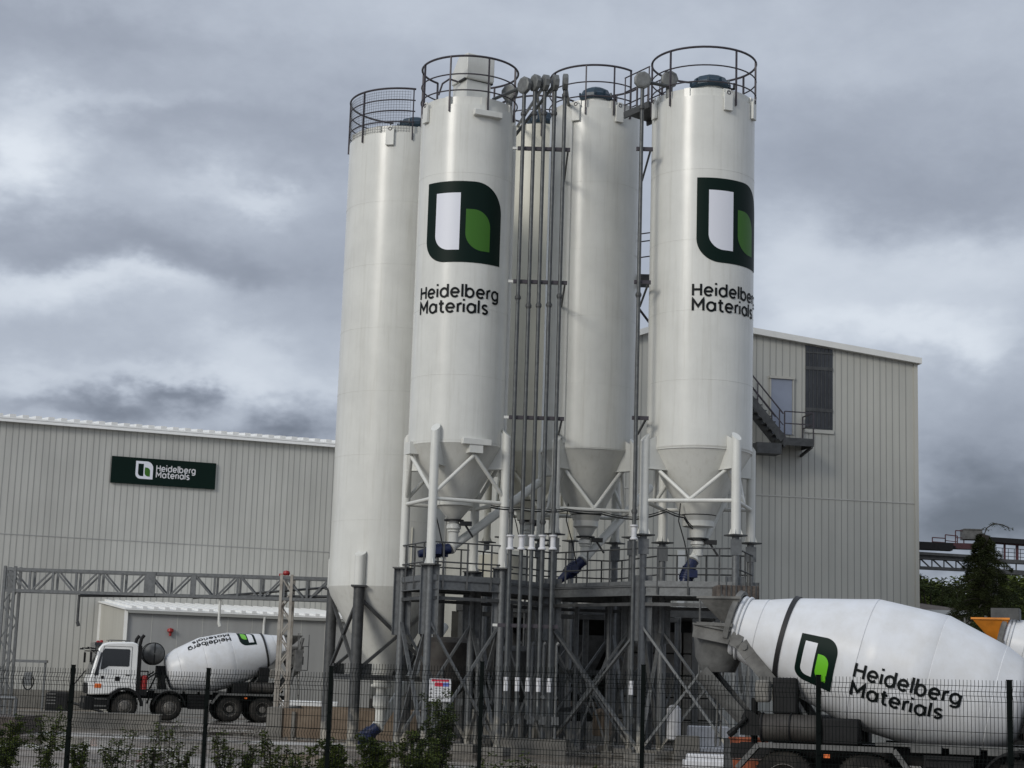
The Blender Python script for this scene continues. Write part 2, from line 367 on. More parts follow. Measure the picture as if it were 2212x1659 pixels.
def stroke_mesh(mb, pts, w, mapfn, off):
    q = [Vector((a, b)) for a, b in pts]; dense = [q[0]]
    for a, b in zip(q[:-1], q[1:]):
        k = max(1, int((b-a).length/.09))
        for i in range(1, k+1): dense.append(a+(b-a)*i/k)
    L_ = []; R_ = []; n = len(dense); loop = (dense[0]-dense[-1]).length < 1e-4
    for i, p in enumerate(dense):
        a = dense[i-1] if i else (dense[-2] if loop else None); b = dense[i+1] if i < n-1 else (dense[1] if loop else None)
        d1 = (p-a).normalized() if a is not None else None; d2 = (b-p).normalized() if b is not None else None
        if d1 is None: d1 = d2
        if d2 is None: d2 = d1
        t = (d1+d2); t = t.normalized() if t.length > 1e-6 else d1
        nn = Vector((-t.y, t.x)); k = max(.45, abs(nn.dot(Vector((-d1.y, d1.x)))))
        L_.append(p+nn*w/2/k); R_.append(p-nn*w/2/k)
    vs = [mapfn(p.x, p.y, off) for p in L_]+[mapfn(p.x, p.y, off) for p in R_]
    mb.add(vs, [(i, i+1, n+i+1, n+i) for i in range(n-1)])
def lettering(mb, lines, cap, mapfn, off=.004, weight=.165, lead=1.42, spacing=.30, target=None):
    """lines of text; local units scaled by cap; line 0 baseline at y=0"""
    k = 0
    for li, txt in enumerate(lines):
        lay, width = layout(txt, spacing)
        sx = cap if target is None else target[li]/width
        for x, sts in lay:
            for st in sts:
                stroke_mesh(mb, [(p[0]+x, p[1]-li*lead) for p in st], weight, lambda a, b, o, sx=sx: mapfn(a*sx, b*cap, o), off+.0007*(k % 3)); k += 1
def rounded(x0, x1, y0, y1, tr=0, bl=0):
    """y up; sharp top-left and bottom-right, rounded top-right and bottom-left (radii as (rx, ry))"""
    pts = [(x0, y1)]
    if bl: pts += [(x0+bl-bl*cos(t), y0+bl-bl*sin(t)) for t in [pi/2*i/14 for i in range(15)]]
    else: pts += [(x0, y0)]
    pts += [(x1, y0)]
    if tr: pts += [(x1-tr+tr*cos(t), y1-tr+tr*sin(t)) for t in [pi/2*i/14 for i in range(15)]]
    else: pts += [(x1, y1)]
    return pts
def decal(name, outline, mapfn, off, material, parent, step=.08):
    bm = bmesh.new(); vs = [bm.verts.new((x, y, 0)) for x, y in outline]; bm.faces.new(vs)
    xs = [p[0] for p in outline]; ys = [p[1] for p in outline]
    for lo, hi, no in ((min(xs), max(xs), (1,0,0)), (min(ys), max(ys), (0,1,0))):
        k = max(1, int((hi-lo)/step))
        for i in range(1, k):
            c = lo+(hi-lo)*i/k; g = bm.verts[:]+bm.edges[:]+bm.faces[:]
            bmesh.ops.bisect_plane(bm, geom=g, dist=1e-5, plane_co=Vector(no)*c, plane_no=no)
    bmesh.ops.triangulate(bm, faces=bm.faces)
    mb = MB(); bm.verts.ensure_lookup_table(); bm.verts.index_update()
    mb.add([mapfn(v.co.x, v.co.y, off) for v in bm.verts], [tuple(v.index for v in f.verts) for f in bm.faces]); bm.free()
    return mb.build(name, material, parent)
def emblem(parent, w, h, mapfn, dark='logo_dark', panel='logo_white', leaf='logo_green', off=.005, step=.08):
    """centred on 0,0"""
    X = lambda u: (u-.5)*w; Y = lambda v: (.5-v)*h
    e = decal('emblem', rounded(X(0), X(1), Y(1), Y(0), .37*w, .29*w), mapfn, off, dark, parent, step)
    decal('emblem_panel', rounded(X(.143), X(.455), Y(.85), Y(.145), 0, .19*w), mapfn, off+.004, panel, e, step)
    decal('emblem_leaf', rounded(X(.525), X(.835), Y(.85), Y(.345), .215*w, .215*w), mapfn, off+.004, leaf, e, step)
    return e
EYEV = Vector((0, 0, EYE))
def mpp(p): return (Vector(p)-EYEV).dot(_F)/FPX      # metres per photo unit at p
def zat(x, y, D): return P(x, y, D).z
def ringpt(X, Y, r, z, ph): return Vector((X+r*sin(ph), Y-r*cos(ph), z))
def ringpts(X, Y, r, z, a0, a1, n): return [ringpt(X, Y, r, z, a0+(a1-a0)*i/n) for i in range(n+1)]

# ================================================================== GROUND
def ground():
    mb = MB(); xs = [-1500, -300, -120, -60, -40, -30, -20, -10, 0, 10, 20, 30, 40, 60, 120, 300, 1500]
    ys = [-200, -20, 0, 10, 20, 24, 28, 32, 36, 40, 50, 60, 80, 120, 300, 1000, 2500]
    for j in range(len(ys)):
        for i in range(len(xs)): mb.v.append((xs[i], ys[j], 0.0))
    n = len(xs)
    for j in range(len(ys)-1):
        for i in range(n-1): mb.f.append((j*n+i, j*n+i+1, (j+1)*n+i+1, (j+1)*n+i))
    mt = bpy.data.materials.new('yard_concrete'); mt.use_nodes = True; nt = mt.node_tree; N = nt.nodes; L = nt.links; b = N['Principled BSDF']
    tc = N.new('ShaderNodeTexCoord')
    def noise(scale, detail, st=None, rough=.6):
        v = tc.outputs['Object']
        if st: mp = N.new('ShaderNodeMapping'); mp.inputs['Scale'].default_value = st; L.new(v, mp.inputs[0]); v = mp.outputs[0]
        q = N.new('ShaderNodeTexNoise'); q.inputs['Scale'].default_value = scale; q.inputs['Detail'].default_value = detail; q.inputs['Roughness'].default_value = rough; L.new(v, q.inputs['Vector']); return q.outputs['Fac']
    a = noise(.25, 8); 
    r = N.new('ShaderNodeValToRGB'); L.new(a, r.inputs[0]); cr = r.color_ramp
    cr.elements[0].position = .35; cr.elements[0].color = (.07, .058, .045, 1); cr.elements[1].position = .62; cr.elements[1].color = (.27, .24, .205, 1)
    e = cr.elements.new(.48); e.color = (.16, .13, .10, 1)
    g = noise(3.0, 8, None, .7); m2 = N.new('ShaderNodeMix'); m2.data_type = 'RGBA'; m2.blend_type = 'MULTIPLY'; m2.inputs[0].default_value = .7
    r2 = N.new('ShaderNodeMapRange'); r2.inputs['From Min'].default_value = .3; r2.inputs['From Max'].default_value = .7; r2.inputs['To Min'].default_value = .45; r2.inputs['To Max'].default_value = 1.25
    pl = noise(1.0, 6, (.06, .30, 1), .62); r4 = N.new('ShaderNodeMapRange'); r4.inputs['From Min'].default_value = .53; r4.inputs['From Max'].default_value = .60; r4.inputs['To Max'].default_value = .85
    L.new(pl, r4.inputs[0]); m4 = N.new('ShaderNodeMix'); m4.data_type = 'RGBA'; L.new(r4.outputs[0], m4.inputs[0]); L.new(r.outputs[0], m4.inputs[6]); m4.inputs[7].default_value = (.50, .485, .455, 1)
    L.new(g, r2.inputs[0]); L.new(m4.outputs[2], m2.inputs[6]); L.new(r2.outputs[0], m2.inputs[7]); L.new(m2.outputs[2], b.inputs['Base Color'])
    w = noise(.11, 5, (1.0, 1.5, 1), .6)
    r3 = N.new('ShaderNodeMapRange'); r3.inputs['From Min'].default_value = .46; r3.inputs['From Max'].default_value = .53; r3.inputs['To Min'].default_value = .75; r3.inputs['To Max'].default_value = .09
    L.new(w, r3.inputs[0]); L.new(r3.outputs[0], b.inputs['Roughness'])
    bp = N.new('ShaderNodeBump'); bp.inputs['Strength'].default_value = .25; bp.inputs['Distance'].default_value = .03
    mm = N.new('ShaderNodeMath'); mm.operation = 'MULTIPLY'; L.new(g, mm.inputs[0]); L.new(r3.outputs[0], mm.inputs[1]); L.new(mm.outputs[0], bp.inputs['Height']); L.new(bp.outputs[0], b.inputs['Normal'])
    o = mb.build('ground', mt, smooth=False); tag(o, 'wet dirty concrete yard with pale puddles and brown mud', 'ground', kind='structure')
ground()

# ================================================================== SILOS
def silo(label, D, topc, botc, rtop, rbot, paint, cone, legs, rail, group='white cement silos', seams=(), rim=True, trays=()):
    pt = P(topc[0], topc[1], D); pb = P(botc[0], botc[1], D)
    X = (pt.x+pb.x)/2; Y = D; r = (rtop*mpp(pt)+rbot*mpp(pb))/2; z1 = pt.z; z0 = pb.z
    root = empty('silo', (X, Y, 0), label, 'silo', group)
    info = dict(root=root, X=X, Y=Y, r=r, z0=z0, z1=z1)
    MB().lathe([(r, z0+(z1-z0)*i/24) for i in range(25)], (X, Y, 0), n=96, caps=False).build('shell', paint, root, angle=60)
    for sy in seams:
        mb = MB(); z = zat((topc[0]+botc[0])/2, sy, D-r); mb.lathe([(r-.002, z-.012), (r+.004, z-.010), (r+.004, z+.010), (r-.002, z+.012)], (X, Y, 0), n=96, caps=False)
        mb.build('weld_seam', paint, root, smooth=False)
    mb = MB(); mb.lathe([(r, z1), (r-.07, z1+.02), (r-.07, z1+.24), (r-.14, z1+.25), (.3, z1+.45), (0.0, z1+.45)], (X, Y, 0), n=64, caps=False)
    for k in range(8):
        p = ringpt(X, Y, r-.05, z1+.12, R(20+45*k)); mb.box(p, (.16, .05, .25), rz=R(20+45*k))
    mb.build('roof', paint, root)
    # hopper cone: list of (radius px, y px) seen on the axis
    pr = [(r+.012, z0+.03), (r+.012, z0-.02)]; prev = None
    for (rp, yp) in cone:
        p = P(botc[0]-(yp-botc[1])*.02, yp, D); pr.append((rp*mpp(p), p.z))
    MB().lathe(pr, (X, Y, 0), n=72, caps=False).build('hopper_cone', paint, root, angle=20)
    info['zc'] = pr[-1][1]; info['rc'] = pr[-1][0]
    return info

def round_leg(mb, x, y, zb, zt, r, cx, cy, slant=.35, n=20):
    """tube whose top is cut on a slope, highest towards the silo axis"""
    d = Vector((cx-x, cy-y)).normalized(); vs = []
    for k in range(2):
        for i in range(n):
            t = 2*pi*i/n; v = Vector((cos(t)*r, sin(t)*r)); z = zb if k == 0 else zt+v.dot(d)/r*slant/2
            vs.append((x+v.x, y+v.y, z))
    mb.add(vs, [(i, (i+1) % n, n+(i+1) % n, n+i) for i in range(n)]+[tuple(range(n-1,-1,-1)), tuple(range(n, 2*n))])

def guardrail(info, hgt, a0, a1, posts, rails=(1.0, .62, .30), rr=None, feet=.0, thick=.026, extra=None):
    X, Y, r, z1 = info['X'], info['Y'], info['r'], info['z1']; rr = rr or r+.03
    g = MB(); full = abs(a1-a0) >= 2*pi-.01
    for k, f in enumerate(rails):
        pts = ringpts(X, Y, rr, z1+hgt*f, a0, a1, 48)
        if full: pts = pts[:-1]
        g.poly(pts, thick*(1.25 if k == 0 else .8), 6, closed=full)
    o = g.build('guardrail', 'rail', info['root'])
    for a in posts:
        MB().beam(ringpt(X, Y, rr, z1-.22, a), ringpt(X, Y, rr, z1+hgt, a), .055, .035, up=(cos(a), sin(a), 0)).build('rail_post', 'rail', o)
    return o

def filter_cap(info, dx, dy, w, h, ph=0.0):
    X, Y, z1 = info['X']+dx, info['Y']+dy, info['z1']
    nk = MB(); nk.lathe([(w*.36, z1+.0), (w*.36, z1+.62)], (X, Y, 0), n=24).build('filter_neck', 'silo_leg', info['root'])
    c = MB(); zb = z1+.56
    c.lathe([(w*.42, zb-.04), (w*.5, zb+.03), (w*.5, zb+.12), (w*.47, zb+.15), (w*.40, zb+h*.72), (w*.20, zb+h*.96), (0, zb+h)], (X, Y, 0), n=10, caps=False, a0=ph, a1=ph+2*pi)
    for k in range(10):
        t = ph+2*pi*k/10; p = Vector((X+w*.5*cos(t), Y+w*.5*sin(t), zb+.12)); c.box(p, (.05, .05, .14), rz=t)
    o = c.build('filter_cap', 'blue', info['root'], angle=15)
    b = MB(); b.box((X+w*.5, Y-.1, zb+.0), (.24, .06, .05)); b.box((X+w*.5+.1, Y-.1, zb+.08), (.05, .06, .2))
    b.build('clamp', 'black', o)
    return o
def lift_lug(info, ph, z=None):
    X, Y, r, z1 = info['X'], info['Y'], info['r'], info['z1']; mb = MB()
    p = ringpt(X, Y, r+.045, z1-.16, ph); rot = Matrix.Rotation(ph, 3, 'Z')
    mb.box(p, (.26, .08, .52), mtx=rot); mb.box(ringpt(X, Y, r+.06, z1+.12, ph), (.14, .04, .16), mtx=rot)
    o = mb.build('lifting_lug', 'silo_leg', info['root'], bevel=.01)
    h = MB(); q = ringpt(X, Y, r+.085, z1+.10, ph); h.torus(q, (sin(ph), -cos(ph), 0), .05, .014, 14, 5); h.build('eye', 'rail', o)
def silo_decals(info, e_c, e_w, e_zt, e_zb, t_c, b1, b2, cap=.30, twid=(2.2, 1.95), az=0):
    X, Y, r = info['X'], info['Y'], info['r']
    def mk(phc, zc):
        return lambda x, y, off: ringpt(X, Y, r+off, zc+y, phc+x/r)
    emblem(info['root'], e_w, e_zt-e_zb, mk(e_c-az, (e_zt+e_zb)/2), off=.010)
    mb = MB(); lead = (b1-b2)/cap
    lettering(mb, ['Heidelberg', 'Materials'], cap, mk(t_c-az, b1), off=.016, lead=lead, weight=.185, target=twid)
    mb.build('lettering', 'letter', info['root'], smooth=False)

ZR = {}
# ---- silo A: large, far left, on dark legs
A = silo('widest cream-white silo at the far left, standing lowest on four dark tubular legs', 53.3, (872, 323), (835, 1271), 118, 124, 'silo',
         [(118, 1290), (24, 1452), (19, 1466), (19, 1480)], None, None, seams=(433, 569, 706, 843, 981, 1123))
za0 = A['z0']
posA = []
lab = []
for ph in (-25, 65, 155, -115):
    a = R(ph)+.06; rl = A['r']+.06; x = A['X']+rl*sin(a); y = A['Y']-rl*cos(a); posA.append((x, y, a))
for k, (x, y, a) in enumerate(posA):
    st = MB(); round_leg(st, x, y, za0-.02, za0+.95, .17, A['X'], A['Y'], .22)
    lg = MB(); lg.tube((x, y, 0.02), (x, y, za0-.02), .165, 18); lg.box((x, y, .03), (.5, .5, .06)); lg.box((x, y, za0-.04), (.46, .46, .05))
    l = lg.build('leg', 'dark_column', A['root']); st.build('leg_stub', 'silo', A['root'])
    x2, y2, _ = posA[(k+1) % 4]
    zl, zh = za0-2.55, za0-.35; zm = zl-.15
    br = MB(); br.beam((x, y, zl), (x2, y2, zh), .09, .09); br.build('brace', 'galv_dark', A['root'])
    br = MB(); br.beam((x, y, zh), (x2, y2, zl), .09, .09); br.build('brace', 'galv_dark', A['root'])
    br = MB(); br.beam((x, y, zm), (x2, y2, zm), .12, .16); br.build('cross_beam', 'galv_dark', A['root'])
    for (qx, qy, sx, sy) in ((x, y, x2, y2), (x2, y2, x, y)):
        gp = MB()
        dd = Vector((sx-qx, sy-qy, 0)).normalized()
        gp.beam(Vector((qx, qy, zl+.05))+dd*.1, Vector((qx, qy, zl+.05))+dd*.5, .02, .40)
        gp.build('gusset_plate', 'galv_dark', A['root'])
zA = A['zc']
MB().lathe([(.32, zA+.02), (.32, zA-.05), (.16, zA-.1), (.16, zA-.3), (.24, zA-.35), (.24, zA-.62), (.15, zA-.75), (.15, zA-1.1)], (A['X'], A['Y'], 0), n=24).build('outlet_valve', 'silo_leg', A['root'], angle=30)
guardrail(A, 1.42, R(-163), R(13), [R(q) for q in (-160, -125, -90, -44, 11)], rails=(1.0, .74, .49, .24))
def wire_screen(info, a0, a1, h):
    mb = MB(); X, Y, r, z1 = info['X'], info['Y'], info['r'], info['z1']; n = int((a1-a0)*r/.085)
    for i in range(n+1):
        a = a0+(a1-a0)*i/n; mb.tube(ringpt(X, Y, r+.0, z1+.02, a), ringpt(X, Y, r+.0, z1+h, a), .0045, 4, caps=False)
    for k in range(int(h/.085)):
        mb.poly(ringpts(X, Y, r+.0, z1+.05+k*.085, a0, a1, 18), .0045, 4)
    mb.build('wire_screen', 'galv', info['root'], smooth=False)
wire_screen(A, R(-88), R(8), 1.36)
filter_cap(A, .35, -.3, 1.15, .38)
lift_lug(A, R(-11)); 
mb = MB(); x = ringpt(A['X'], A['Y'], A['r']+.012, 0, R(28)); mb.beam((x.x, x.y, za0+.05), (x.x, x.y, za0+1.75), .03, .03); mb.build('cable_run', 'silo_back', A['root'])

# ---- silos B, C, D
def leg_set(info, rl_px, phs, ybot, ytop, xref, paint='silo_leg', style='B', hy=1077, lr=.125):
    X, Y, r, z0 = info['X'], info['Y'], info['r'], info['z0']; rl = rl_px*mpp((X, Y, z0)); out = []
    y0 = Y-rl*cos(R(phs[0])); zb = zat(xref, ybot, y0); zt = zat(xref, ytop, y0); zh = zat(xref, hy, y0)
    for ph in phs:
        a = R(ph); x = X+rl*sin(a); y = Y-rl*cos(a); out.append((x, y, a))
    info.update(legs=out, zb=zb, zh=zh)
    for k, (x, y, a) in enumerate(out):
        mb = MB(); round_leg(mb, x, y, zb, zt, lr, X, Y, .24)
        for q in range(4):      # stiffener fins at the foot
            t = a+R(45)+q*pi/2; d = Vector((sin(t), -cos(t), 0)); c = Vector((x, y, zb))
            mb.add([c+d*lr*.9, c+d*lr*1.5, c+d*lr*.9+Vector((0,0,.2))]+[v+Vector((cos(t), sin(t), 0))*.015 for v in (c+d*lr*.9, c+d*lr*1.5, c+d*lr*.9+Vector((0,0,.2)))], [(0,1,2),(3,5,4),(0,3,4,1),(1,4,5,2),(2,5,3,0)])
        leg = mb.build('leg', paint, info['root'])
        MB().box((x, y, zb-.02), (.46, .46, .04), rz=a).build('foot_plate', 'galv_dark', leg)
        d = Vector((-sin(a), cos(a), 0)); p = Vector((x, y, 0)); gap = rl-r
        g = MB(); zl = z0-.62; t = Vector((cos(a), sin(a), 0))*.09
        inn = gap+.02; low = gap+.42
        for s in (-1, 1):
            o = t*s; e = t*s*1.12
            g.hexa([p+o+Vector((0,0,zl)), p+d*low+o+Vector((0,0,zl)), p+d*low+e+Vector((0,0,zl)), p+e+Vector((0,0,zl))],
                   [p+o+Vector((0,0,zt-.1)), p+d*inn+o+Vector((0,0,zt+.05)), p+d*inn+e+Vector((0,0,zt+.05)), p+e+Vector((0,0,zt-.1))])
        g.box(p+d*low*.5+Vector((0,0,zl-.012)), (.25, low, .025), rz=a)
        g.build('gusset', paint, info['root'], smooth=False)
    tr = .055
    for k in range(4):
        x, y, a = out[k]; x2, y2, a2 = out[(k+1) % 4]; p = Vector((x, y, zh)); q = Vector((x2, y2, zh))
        MB().tube(p, q, tr, 10).build('tie_bar', paint, info['root'])
        m_ = (p+q)/2
        if style == 'B':
            am = math.atan2(m_.x-X, -(m_.y-Y)); mm = ringpt(X, Y, max(r*.98, (m_-Vector((X, Y, zh))).length), z0-.34, am)
            bx = MB(); bx.box(mm+Vector((0,0,.22)), (.40, .26, .34), rz=am); bx.build('bracket_box', paint, info['root'])
            MB().tube(p+Vector((0,0,.12)), mm, tr, 10).build('brace', paint, info['root'])
            MB().tube(q+Vector((0,0,.12)), mm, tr, 10).build('brace', paint, info['root'])
        else:
            c = Vector((X, Y, 0))
            for s in (p, q):
                tp = Vector((s.x, s.y, z0-.62)); tp += (Vector((X, Y, tp.z))-tp).normalized()*.42
                MB().tube(m_+Vector((0,0,.03)), tp, tr, 10).build('brace', paint, info['root'])

B = silo('emblem silo between the widest silo and the bundle of grey pipes', 48.8, (1013, 257), (986, 968), 103, 104, 'silo',
         [(104, 972), (43, 1078), (41, 1079), (41, 1094), (35, 1096), (14.5, 1122)], None, None, seams=(371, 517, 662, 808, 950))
leg_set(B, 115, (-23+1.4, 67+1.4, 157+1.4, -113+1.4), 1218, 922, 936, style='B', hy=1076)
C = silo('plain silo without emblem in the raised row, right of the five grey pipes', 51.5, (1284, 263), (1271, 978), 99, 99.5, 'silo',
         [(99.5, 982), (29, 1122), (27, 1126), (27, 1138), (22, 1142), (13, 1158)], None, None, seams=(390, 535, 680, 827, 968))
leg_set(C, 118, (-36, 54, 144, 234), 1153, 948, 1219, style='V', hy=1098)
DD = silo('right emblem silo of the raised row, in front of the tall warehouse', 48.2, (1520, 242), (1509.4, 975), 110.5, 113.6, 'silo',
          [(113.6, 980), (50, 1087), (36, 1122), (34, 1126), (34, 1138), (19, 1141), (17, 1162)], None, None, seams=(363, 515, 668, 818, 966))
leg_set(DD, 138, (-58-6+2, 28, 118, 208), 1154, 944, 1389, style='V', hy=1081, lr=.13)
E = silo('cream silo set back behind the bundle of grey pipes, partly hidden by its neighbours', 58, (1166, 309), (1148, 985), 92, 94, 'silo_back',
         [(94, 990), (28, 1110), (26, 1125)], None, None)
leg_set(E, 104, (-30, 60, 150, 240), 1160, 955, 1105, paint='silo_back', style='V', hy=1100)

for I, rr, ye in ((B, .20, 1176), (C, .20, 1202), (DD, .22, 1201), (E, .2, 1180)):
    z = I['zc']; k_ = (z-zat(I['X']/I['Y']*FPX+CX, ye, I['Y']))/.86
    mb = MB(); mb.lathe([(I['rc']+.0, z+.0), (rr+.08, z-.01), (rr+.08, z-.05)], (I['X'], I['Y'], 0), n=24); mb.build('outlet_flange', 'black', I['root'])
    MB().lathe([(a_, z-b_*k_) for a_, b_ in ((.14, .05), (.145, .12), (.20, .18), (.21, .32), (.16, .38), (.18, .40), (.18, .43), (.14, .46), (.14, .86))], (I['X'], I['Y'], 0), n=24).build('outlet_valve', 'silo_leg', I['root'], angle=30)
    mb = MB(); mb.box((I['X']+.34, I['Y']-.1, z-.12), (.34, .16, .12)); mb.tube((I['X']+.3, I['Y']-.1, z-.12), (I['X']+.55, I['Y']-.15, z-.5), .03, 8); mb.build('actuator', 'black', I['root'])
    cb = MB(); pts = [Vector((I['X']-.55, I['Y']-.5, z+.9)), Vector((I['X']-.6, I['Y']-.55, z+.4)), Vector((I['X']-.42, I['Y']-.55, z-.2)), Vector((I['X']-.25, I['Y']-.3, z-.9))]
    cb.poly(pts, .018, 5); cb.poly(ringpts(I['X'], I['Y'], I['rc']+.28, z+.62, R(-70), R(70), 14), .018, 5); cb.build('hose', 'black', I['root'])

azB = math.atan2(B['X'], B['Y']); azD = math.atan2(DD['X'], DD['Y'])
yb = B['Y']-B['r']
silo_decals(B, -.027, 1.694*B['r'], zat(1006, 391, yb), zat(1000, 566, yb), -.985, zat(1000, 641, yb), zat(1000, 674, yb), cap=zat(1000, 615.5, yb)-zat(1000, 641, yb),
            twid=(1.78*B['r'], 1.52*B['r']), az=azB)
yd = DD['Y']-DD['r']
wD = 1.694*B['r']
silo_decals(DD, -.10+wD/DD['r']/2, wD, zat(1516, 383, yd), zat(1516, 565, yd), -.15, zat(1516, 638, yd), zat(1516, 670.5, yd), cap=zat(1516, 613, yd)-zat(1516, 638, yd),
            twid=(1.78*B['r'], 1.52*B['r']), az=azD)

guardrail(B, 1.42, R(-135), R(188), [R(q) for q in (-135, -100, -67, -22, 24, 70, 110, 150, 187)], rails=(1.0, .62, .28))
guardrail(DD, 1.42, R(-180), R(180), [R(q) for q in (-88, -45, 31, 73, 123, 180, -132)], rails=(1.0, .62, .28))
guardrail(C, 1.32, R(-115), R(46), [R(q) for q in (-112, -65, -15, 20, 45)], rails=(1.0, .60, .26))
guardrail(C, 1.32, R(112), R(190), [R(q) for q in (113, 150, 189)], rails=(1.0, .60, .26))
guardrail(E, 1.2, R(-240), R(100), [R(q) for q in (-200, -150, -100, -50, 0, 50)], rails=(1.0, .6))
filter_cap(C, -.02, -.35, 1.0, .40, .2); filter_cap(DD, .15, -.35, 1.15, .40, .1); filter_cap(E, 0, -.3, .95, .5)
for I, phs in ((C, (-24, 30)), (DD, (-66, 27, 70)), (B, (-60,))):
    for q in phs: lift_lug(I, R(q)-math.atan2(I['X'], I['Y']))
# lifting bars on silo B
for (x0, y0_, x1, y1_) in ((1030, 236, 1090, 246), (1003, 946, 1063, 954)):
    zz = (zat(x0, y0_, yb)+zat(x1, y1_, yb))/2-.05; ph = R(24)
    mb = MB(); mb.box(ringpt(B['X'], B['Y'], B['r']+.05, zz, ph), (.86, .16, .17), mtx=Matrix.Rotation(ph, 3, 'Z')); mb.build('lifting_bar', 'silo_leg', B['root'], bevel=.012)
# conduit strips on C and B
for I, phi in ((C, -30), (B, 74)):
    a = R(phi)-math.atan2(I['X'], I['Y']); mb = MB(); mb.beam(ringpt(I['X'], I['Y'], I['r']+.03, I['z0']+.1, a), ringpt(I['X'], I['Y'], I['r']+.03, I['z1']-.3, a), .09, .07, up=(sin(a), -cos(a), 0))
    mb.build('cable_conduit', 'silo_leg', I['root'])
# filter housing on silo B
def filter_box():
    D = B['Y']-.2; s = mpp(P(1020, 190, D)); base = P(1018, 222, D); root = B['root']
    rot = Matrix.Translation(base) @ Matrix.Rotation(R(-60), 4, 'Z')
    h1 = 40*s; w = 78*s*.80; mb = MB()
    mb.prism([(-w*.5, -.1), (w*.5, -.1), (w*.5, h1), (-w*.5, h1)], rot, .8)
    o = mb.build('filter_housing', 'silo_leg', root, bevel=.015)
    h2 = 95*s; mb = MB()
    mb.prism([(-w*.5, h1), (w*.58, h1-.0), (w*.62, h1+.06), (w*.62, h2), (-w*.02, h2+.04), (-w*.5, h1+.35)], rot, .9)
    mb.build('hood', 'silo_leg', o, bevel=.015)
    mb = MB(); mb.prism([(w*.05, h1-.03), (w*.5, h1-.03), (w*.5, h1+.02), (w*.05, h1+.02)], rot, .95); mb.build('outlet_slot', 'black', o)
    mb = MB(); q = base+Vector((-.75, -.3, .1)); mb.poly([q+Vector((-.2,0,0)), q+Vector((-.1,0,.35)), q+Vector((.1,0,.5)), q+Vector((.35,0,.42))], .03, 6); mb.build('hose', 'rail', o)
filter_box()

# ---- catwalks between silo tops
def catwalk(label, p0, p1, w, drop=.3, rails=True):
    p0 = Vector(p0); p1 = Vector(p1); root = empty('catwalk', (p0+p1)/2, label, 'catwalk'); n = (p1-p0).cross(Vector((0,0,1))).normalized()
    mb = MB(); mb.beam(p0, p1, w, .06); mb.build('deck', 'galv_dark', root)
    for s in (-1, 1):
        mb = MB(); mb.beam(p0+n*s*w/2+Vector((0,0,-.06)), p1+n*s*w/2+Vector((0,0,-.06)), .05, .2); mb.build('side_beam', 'galv_dark', root)
        if rails:
            mb = MB()
            for h in (1.1, .65, .25): mb.tube(p0+n*s*w/2+Vector((0,0,h)), p1+n*s*w/2+Vector((0,0,h)), .02, 6)
            for t in (.02, .5, .98): q = p0.lerp(p1, t)+n*s*w/2; mb.tube(q, q+Vector((0,0,1.1)), .022, 6)
            mb.build('handrail', 'rail', root)
catwalk('steel walkway joining the tops of the plain silo and the right emblem silo', (C['X']+C['r']*.8, 49.7, C['z1']-.42), (DD['X']-DD['r']*.8, 48.9, C['z1']-.32), .95)
catwalk('short walkway joining the widest silo top to the left emblem silo top', (A['X']+A['r']*.8, 52.2, A['z1']+.02), (B['X']-B['r']*.8, 50.0, B['z1']-.30), .5)
if 0: catwalk('walkway between the left emblem silo and the plain silo, behind the pipe elbows', (B['X']+B['r']*.75, 50.3, B['z1']-.45), (C['X']-C['r']*.8, 51.6, B['z1']-.45), .8)
# intermediate landing seen between C and D
def landing():
    c = P(1392, 606, 52.5); root = empty('access_landing', c, 'small railed landing in the slit between the plain silo and the right emblem silo', 'landing')
    mb = MB(); mb.box(c, (1.5, 1.2, .12)); mb.box(c+Vector((0,-.58,-.2)), (1.5, .06, .3)); mb.build('landing', 'galv_dark', root)
    mb = MB()
    for h in (.5, 1.0, 1.25): mb.tube(c+Vector((-.75,-.55,h)), c+Vector((.75,-.55,h+.25)), .02, 6)
    mb.tube(c+Vector((-.75,-.55,-.3)), c+Vector((.2,.5,-1.2)), .04, 6); mb.tube(c+Vector((.5,-.55,0)), c+Vector((.5,-.55,1.4)), .02, 6)
    mb.build('handrail', 'rail', root)
landing()

